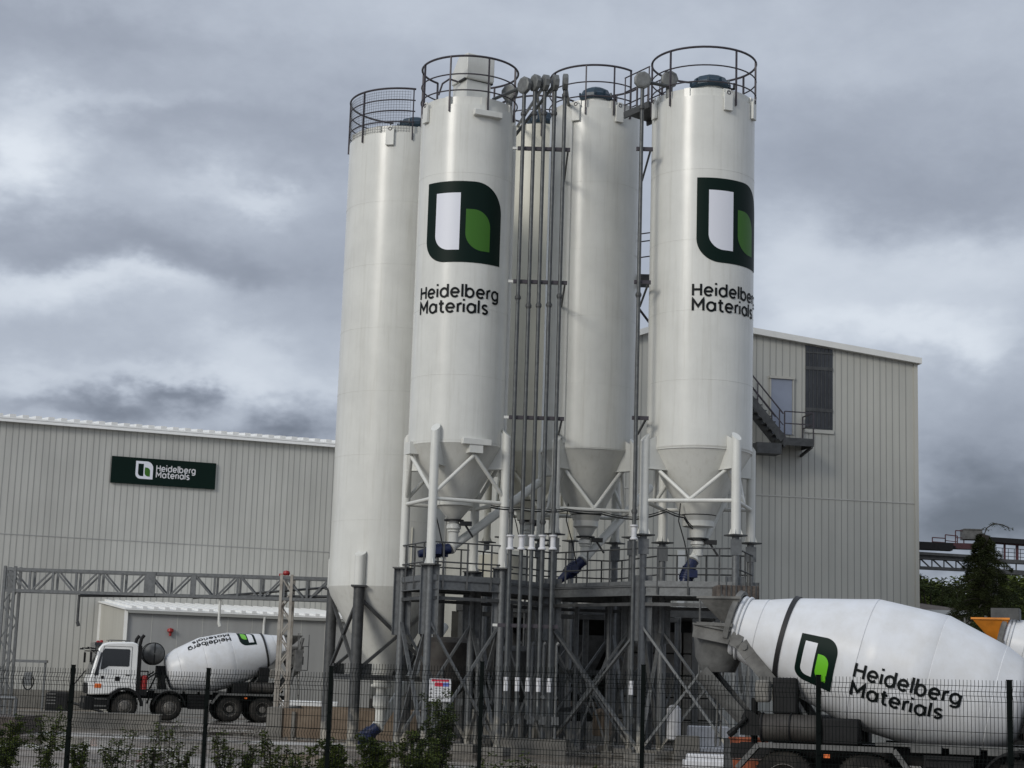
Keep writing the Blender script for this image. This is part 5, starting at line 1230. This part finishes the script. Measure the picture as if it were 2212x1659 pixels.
def refill_stand():
    D = 80.0; x = P(62, 1460, D).x; root = empty('water_refill_stand', (x, D, 0), 'grey frame with a looped hose against the left warehouse', 'hose stand')
    zt = zat(62, 1428, D); w = .72
    mb = MB(); 
    for s in (-w, w): mb.beam((x+s, D, 0), (x+s, D, zt), .09, .09)
    mb.beam((x-w-.08, D, zt), (x+w+.08, D, zt), .3, .12); mb.build('frame', 'galv', root)
    mb = MB(); pts = [Vector((x-.25+.14*cos(t)+.06*t, D-.12, zt-1.0+.28*sin(t))) for t in [i*.35 for i in range(0, 26)]]; mb.poly(pts, .035, 6); mb.build('hose', 'black', root)
    mb = MB(); mb.box((x, D-.05, zt-.8), (.35, .2, .6)); mb.build('valve_box', 'galv', root, bevel=.02)
refill_stand()
def tank_left():
    r, c, w, zt = box_thing('concrete_basin', 'weathered concrete basin with a pipe rail at the left edge', 'basin', -60, 34, 1549, 1606, 52.0, 3.0, 'rust')
    mb = MB(); z2 = zat(20, 1508, 52.0); x1 = c[0]+w/2
    mb.tube((x1-.05, 52.05, 0), (x1-.05, 52.05, z2), .05, 8); mb.tube((x1-.05, 52.05, z2), (x1-3, 52.05, z2), .05, 8); mb.tube((x1-1.5, 52.05, zt), (x1-1.5, 52.05, z2), .04, 8); mb.build('rail', 'galv', r)
tank_left()
def notice(label, x0, x1, y0, y1, D, m4=True):
    a = P(x0, y1, D); b = P(x1, y0, D); w = b.x-a.x; h = b.z-a.z; root = empty('notice_board', (a.x+w/2, D, a.z), label, 'notice board')
    cx = a.x+w/2; cz = a.z+h/2
    mb = MB(); mb.box((cx, D, cz), (w, .03, h)); mb.build('panel', 'plate_white', root, bevel=.01)
    mb = MB(); mb.box((cx, D-.018, a.z+h*.93), (w*.8, .008, h*.1)); mb.box((cx-w*.06, D-.018, a.z+h*.75), (w*.38, .008, h*.17)); mb.build('header', 'sign_red', root, smooth=False)
    mb = MB(); mb.box((cx+w*.27, D-.018, a.z+h*.75), (w*.28, .008, h*.17)); mb.build('header_block', 'sign_blue', root, smooth=False)
    mb = MB()
    for i in range(5):
        for k in range(4): mb.box((cx-w*.18+w*.18*k, D-.017, a.z+h*(.58-.11*i)), (w*.12, .004, h*.02))
    for i in range(3): mb.prism([(-.04, 0), (.04, 0), (0, .07)], Matrix.Translation((cx-w*.41, D-.018, a.z+h*(.5-.17*i))), .006)
    mb.build('print', 'truck_grey', root, smooth=False)
    p = MB(); p.tube((cx-w*.3, D+.05, 0), (cx-w*.3, D+.05, a.z+h), .03, 8); p.tube((cx+w*.3, D+.05, 0), (cx+w*.3, D+.05, a.z+h), .03, 8); p.build('post', 'galv', root)
notice('white safety notice with a red header on the steel tower legs', 926, 975, 1467, 1515, 46.0)
notice('small white notice with a blue and red header beside the white truck cab', 295, 308, 1417, 1442, 79.5)
def barrier(label, px, py, D, w, h, m, name='barrier'):
    b = P(px, py, D); root = empty(name, (b.x, D, 0), label, 'barrier', 'low barriers in the yard'); mb = MB()
    mb.prism([(-w/2, 0), (w/2, 0), (w/2*.96, h), (-w/2*.96, h)], Matrix.Translation((b.x, D, 0)), .4); mb.build('body', m, root, bevel=.03)
    mb = MB(); mb.box((b.x, D, .07), (w+.1, .6, .14)); mb.build('foot', m, root, bevel=.02)
barrier('white barrier in the yard between the tower and the large truck, upper of two', 1548, 1560, 56, 1.9, .8, 'plate_white')
barrier('white slab standing for puddle glare nearest the large truck chute, lower of two', 1560, 1600, 46, 1.9, .3, 'plate_white')  # white slab added in place of the glare on a yard puddle
barrier('white barrier behind the tan settling tank', 668, 1530, 66, 2.2, 1.05, 'roof_white')
barrier('pale concrete block on the yard under the right emblem silo', 1483, 1630, 49.5, .72, .66, 'block', 'concrete_block')
def bin_():
    b = P(1618, 1640, 38.5); mb = MB(); root = empty('bin', (b.x, 38.5, 0), 'rust-orange bin behind the rear of the large truck', 'bin'); mb.lathe([(.30, 0), (.42, .9), (.45, .92), (.45, .96), (.40, .96), (.28, .05)], (b.x, 38.5, 0), n=20); mb.build('body', 'sign_red' if 0 else 'orange_dull', root)
    mb = MB(); mb.torus((b.x, 38.5, .5), (0,0,1), .37, .015, 20, 6); mb.build('hoop', 'rust', root)
    b = P(1590, 1625, 39.5); mb = MB(); root = empty('drum_barrel', (b.x, 39.5, 0), 'dark steel barrel beside the rust-orange bin', 'barrel'); mb.lathe([(.28, 0), (.29, .05), (.28, .3), (.295, .31), (.28, .32), (.28, .6), (.295, .61), (.28, .62), (.28, .88), (.29, .9), (.27, .9), (.26, .87), (0, .87)], (b.x, 39.5, 0), n=20, caps=False); mb.build('body', 'galv_dark', root)
    mb = MB(); mb.tube((b.x+.1, 39.5, .87), (b.x+.1, 39.5, .91), .04, 8); mb.build('bung', 'rim', root)
M['orange_dull'] = mat('rusty_orange_paint', (.28, .07, .025), .7, var=.5, scale=4)
bin_()
def plant_hopper():
    # discharge mouth of the plant above the truck feed hopper
    a = P(1552, 1293, 45.6); b = P(1638, 1266, 45.6); root = empty('plant_discharge', ((a.x+b.x)/2, 46, a.z), 'stained guard box at the right walkway corner, just above the large truck feed hopper', 'guard box')
    w = b.x-a.x; cx = (a.x+b.x)/2; D = 45.6
    mb = MB(); h = b.z-a.z
    for (c, s) in (((cx, D, a.z+h/2), (w, .05, h)), ((cx, D+1.2, a.z+h/2), (w, .05, h)), ((cx-w/2, D+.6, a.z+h/2), (.05, 1.2, h)), ((cx+w/2, D+.6, a.z+h/2), (.05, 1.2, h))): mb.box(c, s)
    mb.build('skirt', 'rust', root, bevel=.01)
    mb = MB()
    for i in range(8): mb.box((cx-w/2+w*(i+.5)/8, D-.04, a.z+h/2), (.03, .03, h))
    mb.build('rib', 'galv_dark', root)
    mb = MB(); mb.beam((cx-w*.45, D+.6, a.z+.05), (cx-w*.45, D+3, a.z+.05), .1, .14); mb.beam((cx+w*.45, D+.6, a.z+.05), (cx+w*.45, D+3, a.z+.05), .1, .14); mb.build('arm', 'galv_dark', root)
plant_hopper()
# ================================================================== FENCE
def fD(x): return 29.5-(x-157)*6.5/2023
def fence():
    posts = [(-140, 1432), (159, 1437), (451, 1444), (716, 1440), (1042, 1430), (1390, 1437), (1768, 1459), (2180, 1470), (2560, 1488)]
    tops = [1437, 1446, 1447, 1434, 1440, 1457, 1463, 1472]       # mesh top per panel at its left part
    root = empty('mesh_fence', (P(159, 1500, fD(159)).x, fD(159), 0), 'dark green welded mesh fence running across the whole foreground', 'fence')
    X = []
    for (x, y) in posts:
        D = fD(x); p = P(x, y, D); X.append((p.x, D, p.z))
        mb = MB(); mb.box((p.x, D, p.z/2), (.062, .062, p.z)); mb.box((p.x, D, p.z+.004), (.07, .07, .012)); o = mb.build('post', 'fence', root, smooth=False)
        c = MB()
        for k in range(6): c.box((p.x, D-.04, .25+.3*k), (.03, .02, .03))
        c.build('clip', 'fence', o, smooth=False)
    for i in range(len(posts)-1):
        a = Vector((X[i][0], X[i][1], 0)); b = Vector((X[i+1][0], X[i+1][1], 0)); d = (b-a); L_ = d.length; d.normalize(); n = Vector((d.y, -d.x, 0))
        xm = (posts[i][0]+posts[i+1][0])/2; ty = tops[i]+(xm-posts[i][0])*.012; zt = zat(xm, ty, fD(xm))
        k = int(L_/.05); mb = MB()
        # folds: wire steps towards the viewer and back, at the top and lower down
        folds = [zt-.08, zt-.18, zt-.28]; f2 = [.72, .64, .56]
        prof = [(zt, 0), (folds[0], 0), (folds[1], .045), (folds[2], 0), (1.30, 0), (f2[0]+.46, 0), (f2[1]+.46, .045), (f2[2]+.46, 0), (.45, 0), (.08, 0)]
        r = .0028
        for j in range(1, k):
            q = a+d*(L_*j/k); pts = [q+n*o+Vector((0, 0, z)) for z, o in prof]
            vs = []
            for p in pts: vs += [p-d*r-n*r, p+d*r-n*r, p+d*r+n*r, p-d*r+n*r]
            fs = []
            for t in range(len(pts)-1):
                for e in range(4): fs.append((t*4+e, t*4+(e+1) % 4, t*4+4+(e+1) % 4, t*4+4+e))
            mb.add(vs, fs)
        hz = [folds[0], folds[1]+.03, folds[1]-.03, folds[2]]+[zt-.28-.2*m_ for m_ in range(1, 8)]+[1.18, 1.02]
        for z in hz:
            off = .03 if folds[2] < z < folds[0] else 0
            mb.beam(a+n*off+Vector((0,0,z)), b+n*off+Vector((0,0,z)), .007, .007)
        mb.build('mesh_panel', 'fence', root, smooth=False)
fence()

# ================================================================== PLANTS
def leafcloud(mb, c, rad, n, size, rnd, flat=.6):
    for _ in range(n):
        while True:
            v = Vector((rnd.uniform(-1, 1), rnd.uniform(-1, 1), rnd.uniform(-1, 1)))
            if v.length <= 1: break
        p = Vector(c)+Vector((v.x*rad[0], v.y*rad[1], v.z*rad[2])); a = rnd.uniform(0, 2*pi); t = rnd.uniform(-1, 1)
        u = Vector((cos(a), sin(a), t*.6)).normalized(); w = u.cross(Vector((rnd.uniform(-1,1), rnd.uniform(-1,1), rnd.uniform(-1,1)))).normalized()
        s = size*rnd.uniform(.6, 1.35); b = len(mb.v)
        mb.v += [tuple(p-u*s), tuple(p+w*s*flat*.55), tuple(p+u*s), tuple(p-w*s*flat*.55)]; mb.f.append((b, b+1, b+2, b+3))
def shrub(label, px, D, h, w, seed, dense=1.0, m='leaf_shrub', stems=5, size=.036, group='young shrubs planted along the fence'):
    rnd = random.Random(seed); p = P(px, 1500, D); root = empty('shrub', (p.x, D, 0), label, 'shrub', group)
    sm = MB(); lf = MB()
    for k in range(stems):
        a = rnd.uniform(0, 2*pi); rr = w/2*rnd.uniform(.15, 1); base = Vector((p.x+cos(a)*rr*.25, D+sin(a)*rr*.25, 0)); hh = h*rnd.uniform(.65, 1.0)
        top = Vector((p.x+cos(a)*rr, D+sin(a)*rr, hh)); pts = [base.lerp(top, t)+Vector((rnd.uniform(-.03,.03), rnd.uniform(-.03,.03), 0)) for t in (0, .3, .6, .85, 1)]
        sm.poly(pts, .008, 5)
        for t in range(3, 12):
            q = pts[0].lerp(pts[-1], t/11.0); e = q+Vector((rnd.uniform(-1,1), rnd.uniform(-1,1), rnd.uniform(0,.8)))*w*.22; sm.tube(q, e, .004, 4)
            leafcloud(lf, e, (w*.13, w*.13, h*.06), int(34*dense), size, rnd); leafcloud(lf, q, (w*.08, w*.08, h*.07), int(20*dense), size, rnd)
    sm.build('stem', 'bark', root, smooth=False); lf.build('foliage', m, root, smooth=False)
SH = [(12, 1.05, .7, 1.0, 'dense leafy shrub at the far left end of the fence'), (100, 1.18, .85, .8, 'bushy shrub left of the second fence post, with tall shoots'),
      (180, .80, .5, .6, 'low sparse shrub just right of a fence post below the white truck cab'), (262, .98, .75, .35, 'thin open shrub below the front wheels of the far left truck'), (330, .92, .5, .3, 'small thin shrub below the drum of the far left truck'),
      (368, 1.1, .6, .25, 'wispy shrub with one long leaning shoot'), (410, .80, .5, .3, 'tiny wispy shrub just left of a fence post'),
      (498, 1.0, .7, .45, 'open shrub right of the post below the rear wheels of the far left truck'), (545, .92, .5, .5, 'small shrub below the rear of the far left truck'), (600, 1.0, .55, .6, 'leaning shrub below the pale gantry column'),
      (650, .9, .6, .5, 'shrub in front of the tan tank, left of its dark fence post'),
      (716, 1.02, .75, 1.3, 'rounded dense shrub hiding the foot of a fence post before the dark silo legs'), (812, 1.0, .68, 1.5, 'rounded dark shrub standing alone under the blue motor near the ground'), (905, 1.08, .8, 1.3, 'broad dark shrub below the safety notice'),
      (1080, .82, .7, .3, 'sparse low shrub right of the safety notice'), (1150, .78, .8, .3, 'sparse low shrub below the pipe bundle'), (1300, .68, .5, .25, 'sparse low shrub left of the post below the plain silo'), (1870, .74, .3, .4, 'small green shoot before the rear wheels of the large truck')]
for i, (px, h, w, d, lab_) in enumerate(SH):
    shrub(lab_, px, fD(px)+1.1, h, w, 20+i, dense=d, stems=6 if d > .9 else 4)
shrub('tall narrow shrub with grey-green shoots behind the safety notice', 945, 33.0, 1.62, .75, 77, dense=1.3, m='leaf_dark', stems=7, size=.035)
shrub('grey-leaved low plant beside the tall narrow shrub', 905, 33.5, 1.05, .35, 78, dense=1.0, m='leaf_grey' if 'leaf_grey' in M else 'leaf_dark', stems=4)

def cedar(label, px, ytop, D, seed, width, group='trees at the right'):
    rnd = random.Random(seed); p = P(px, ytop, D); h = p.z; root = empty('conifer_tree', (p.x, D, 0), label, 'tree', group)
    t = MB(); t.poly([(p.x, D, 0), (p.x+.05, D, h*.5), (p.x-.05, D, h*.85), (p.x+.05, D, h*.97)], .16, 8)
    f = MB(); n = 120
    for i in range(n):
        u = (i/n)**.9; z = h*(.10+.88*u); a = i*2.4+rnd.uniform(-.5, .5); L_ = width*(1-u)**.8*rnd.uniform(.45, 1.15)+.22
        d = Vector((cos(a), sin(a), 0)); sd = Vector((-d.y, d.x, 0)); base = Vector((p.x, D, z)); k = 8; pts = []
        rise = rnd.uniform(.10, .38)
        for j in range(k+1):
            q = j/k; pts.append(base+d*L_*q+Vector((0, 0, rise*L_*q-(rise+.28)*L_*q*q)))
        t.poly(pts[:6], .025, 4)
        for j in range(1, k+1):
            w = (.10+.30*sin(pi*min(1, j/k*.9+.1)))*min(1.0, L_*.55)
            for sgn in (-1, 0, 1):
                c = pts[j]+sd*sgn*w*.8-Vector((0, 0, .07+abs(sgn)*.07))
                leafcloud(f, c, (w*.6+.06, w*.6+.06, .07+.08*rnd.random()), 30, .06, rnd, .28)
    q = Vector((p.x, D, h*.96)); f_ = [q, q+Vector((.12,0,.35)), q+Vector((.4,0,.55)), q+Vector((.75,0,.5)), q+Vector((1.0,0,.38))]; t.poly(f_, .02, 4)
    for v in f_: leafcloud(f, v-Vector((0,0,.05)), (.2, .12, .09), 40, .06, rnd, .3)
    t.build('trunk', 'bark', root); f.build('crown', 'conifer', root, smooth=False)
cedar('tall dark drooping conifer rising above the large drum at the right edge', 2124, 1142, 66, 5, 3.7)
def broadleaf(label, px, ytop, D, w, seed, m='leaf_dark', n=26, leaves=300, size=.075, open_=1.0):
    rnd = random.Random(seed); p = P(px, ytop, D); h = p.z; root = empty('broadleaf_tree', (p.x, D, 0), label, 'tree', 'trees at the right')
    t = MB(); t.tube((p.x, D, 0), (p.x, D, h*.45), .16, 8, r1=.1); f = MB()
    for i in range(n):
        a = rnd.uniform(0, 2*pi); r = w/2*math.sqrt(rnd.random()); z = h*(.32+.6*rnd.random()); rs = (1-((z/h-.55)/.6)**2); c = Vector((p.x+cos(a)*r*rs, D+sin(a)*r*rs, z))
        t.poly([(p.x, D, h*.3), Vector((p.x, D, h*.4)).lerp(c, .5)+Vector((0,0,.2)), c], .03, 4); s = rnd.uniform(.35, .8)*open_
        leafcloud(f, c, (s*1.2, s, s*.6), leaves, size, rnd)
    t.build('trunk', 'bark', root); f.build('crown', m, root, smooth=False)
broadleaf('open-crowned tree just right of the tall warehouse corner', 2018, 1222, 84, 4.2, 11, n=24, leaves=300, open_=.95)
broadleaf('second open tree between the warehouse corner and the conifer', 2062, 1226, 88, 4.0, 12, n=20, leaves=300)
broadleaf('bright green low round tree left of the conifer, behind the house', 2035, 1268, 96, 7.0, 13, m='leaf_shrub', n=40, leaves=340)
broadleaf('dark green tree at the right edge behind the conifer', 2192, 1262, 80, 5.5, 14, n=40, leaves=360)
broadleaf('low dark tree in front of the house, right of its roof', 2083, 1340, 58, 1.8, 15, n=20, leaves=240, size=.055)
broadleaf('shrubby tree above the third truck at the right edge', 2200, 1322, 56, 3.2, 16, n=26, leaves=260, size=.055)
def woods():
    rnd = random.Random(4); f = MB()
    for i in range(420):
        px = rnd.uniform(1880, 2480); D = rnd.uniform(104, 112); q = P(px, 1272-14*sin(px*.021)-rnd.uniform(0, 8), D); z = .4+q.z*math.sqrt(rnd.random())*.97
        leafcloud(f, (q.x, D, z), (1.5, 1.1, .8), 230, .17, rnd)
    tag(f.build('woods', 'leaf_shrub', None, smooth=False), 'dark belt of far trees behind the house and conveyor at the right', 'woods', kind='stuff')
woods()
def house():
    D = 74.0; a = P(1975, 1316, D); b = P(2100, 1316, D); ze = a.z; zr = P(2000, 1294, D).z; x0, x1 = a.x, b.x; root = empty('house', (x0, D, 0), 'low house with a brown tiled hip roof right of the tall warehouse', 'house')
    mb = MB(); mb.box(((x0+x1)/2, D+3, ze/2), (x1-x0, 6, ze)); mb.build('wall', 'house', root, smooth=False)
    mb = MB(); e = .35; T = [(x0-e, D-e, ze-.05), (x1+e, D-e, ze-.05), (x1+e, D+6+e, ze-.05), (x0-e, D+6+e, ze-.05)]; r_ = [(x0+.8, D+3, zr), (x1-2.0, D+3, zr)]
    mb.add(T+r_, [(0,1,5,4), (1,2,5), (2,3,4,5), (3,0,4), (3,2,1,0)]); ro = mb.build('roof', 'rooftile', root, smooth=False)
    mb = MB(); mb.box(((x0+x1)/2, D-.38, ze-.1), (x1-x0+.7, .1, .16)); mb.build('fascia', 'trim_white', ro, smooth=False)
    mb = MB()
    for t in (.2, .5, .8): mb.box((x0+(x1-x0)*t, D-.0, ze-1.3), (1.0, .06, 1.1))
    mb.build('window', 'glass_blue', root, smooth=False)
house()
def conveyor():
    D = 92.0; root = empty('conveyor_bridge', (P(1985, 1200, D).x, D, 0), 'long belt conveyor bridge with red rails beyond the trees at the right', 'conveyor')
    def line(x0, y0, x1, y1, w, h, m, name, dy=0): 
        mb = MB(); mb.beam(P(x0, y0, D+dy), P(x1, y1, D+dy), w, h); return mb.build(name, m, root, smooth=False)
    line(1930, 1193, 2150, 1206, .9, .14, 'galv_dark', 'deck_beam'); line(1930, 1201, 2360, 1222, .5, .20, 'galv_dark', 'deck_beam'); line(1930, 1224, 2150, 1234, .35, .16, 'galv_dark', 'lower_chord'); line(2120, 1232, 2360, 1248, .5, .24, 'galv_dark', 'lower_chord')
    line(1930, 1178, 2060, 1184, .8, .14, 'chassis', 'belt'); line(2125, 1166, 2360, 1182, .9, .26, 'chassis', 'belt'); line(2150, 1171, 2360, 1187, .5, .16, 'red_rail', 'side_beam')
    mb = MB()
    for i in range(12): q = P(1935+i*10.5, 1176.5+i*.5, D-.3); mb.prism([(-.16, -.2), (.10, -.2), (.16, .2), (-.10, .2)], Matrix.Translation(q), .6)
    mb.build('idler', 'chassis', root, smooth=False)
    for (x0, y0, x1, y1, hp) in ((2014, 1161, 2042, 1163, 20), (2042, 1155, 2068, 1158, 28), (2064, 1146, 2082, 1147, 34)):
        mb = MB(); mb.beam(P(x0, y0, D), P(x1, y1, D), .05, .05); mb.beam(P(x0, y0, D), P(x0, y0+hp, D), .05, .05); mb.beam(P(x1, y1, D), P(x1, y1+hp, D), .05, .05); mb.beam(P(x0, y0+hp*.45, D), P(x1, y1+hp*.45, D), .04, .04); mb.build('guardrail', 'red_rail', root, smooth=False)
    c = P(2098, 1156, D); mb = MB(); mb.box(c, (.95, .9, .5)); mb.box(c+Vector((0,0,.27)), (1.0, 1.0, .05)); mb.build('motor_housing', 'truck_grey', root, smooth=False)
    c = P(2068, 1180, D); mb = MB(); mb.box(c, (2.0, .6, .3)); mb.build('drive_frame', 'red_rail', root, smooth=False)
    for x in (2147, 2170, 2197, 2226, 2260): 
        mb = MB(); mb.beam(P(x, 1168+(x-2147)*.06, D), P(x, 1214+(x-2147)*.05, D), .14 if x == 2197 else .10, .1); mb.build('post', 'red_rail' if x in (2170, 2197) else 'chassis', root, smooth=False)
    mb = MB()
    for k in range(4): mb.beam(P(2150, 1183+k*8.5, D+1), P(2360, 1197+k*8.5, D+1), .03, .03)
    for i in range(14): x = 2152+i*13; mb.beam(P(x, 1183+(x-2150)*.065, D+1), P(x, 1214+(x-2150)*.06, D+1), .03, .03)
    mb.build('handrail', 'galv', root, smooth=False)
    mb = MB(); ys = lambda x: (1203+(x-1930)*.049, 1226+(x-1930)*.049)
    for i in range(10):
        x = 1935+i*26; a, b = ys(x); a2, b2 = ys(x+26); mb.beam(P(x, a, D), P(x+26, b2, D) if i % 2 else P(x+26, b2, D), .07, .07); mb.beam(P(x+26, a2, D), P(x+26, b2, D), .06, .06)
    mb.build('lattice', 'galv_dark', root, smooth=False)
    for x in (2145, 2300): q = P(x, 1240, D); mb = MB(); mb.beam((q.x, D, 0), (q.x, D, q.z), .4, .4, up=(0,1,0)); mb.build('trestle', 'galv_dark', root, smooth=False)
conveyor()
def hills():
    mb = MB(); rnd = random.Random(9); n = 60; D = 900
    vs = []
    for i in range(n+1):
        x = -900+1800*i/n; h = 26+14*sin(i*.35)+6*sin(i*1.1+1); 
        vs += [(x, D-60, 0), (x, D, h), (x, D+200, 0)]
    fs = []
    for i in range(n): fs += [(3*i, 3*i+3, 3*i+4, 3*i+1), (3*i+1, 3*i+4, 3*i+5, 3*i+2)]
    mb.add(vs, fs); tag(mb.build('hills', 'hill', None), 'low dark wooded hills on the horizon', 'hills', kind='structure')
M['hill'] = mat('hill_woods', (.03, .045, .03), .9, var=.5, scale=.05)
hills()

def gravel():
    rnd = random.Random(12); mb = MB()
    spots = [(rnd.uniform(-12, 12), rnd.uniform(38, 64), rnd.uniform(.3, 1.4)) for _ in range(46)]
    for (x, y, r) in spots:
        for _ in range(int(60*r)):
            a = rnd.uniform(0, 2*pi); q = r*math.sqrt(rnd.random()); s = rnd.uniform(.015, .05); mb.box((x+cos(a)*q, y+sin(a)*q*.8, s*.35), (s*1.5, s, s), rz=a)
    tag(mb.build('gravel', 'block', None, smooth=False), 'spilled aggregate scattered over the yard around the tower legs', 'gravel', kind='stuff')
gravel()
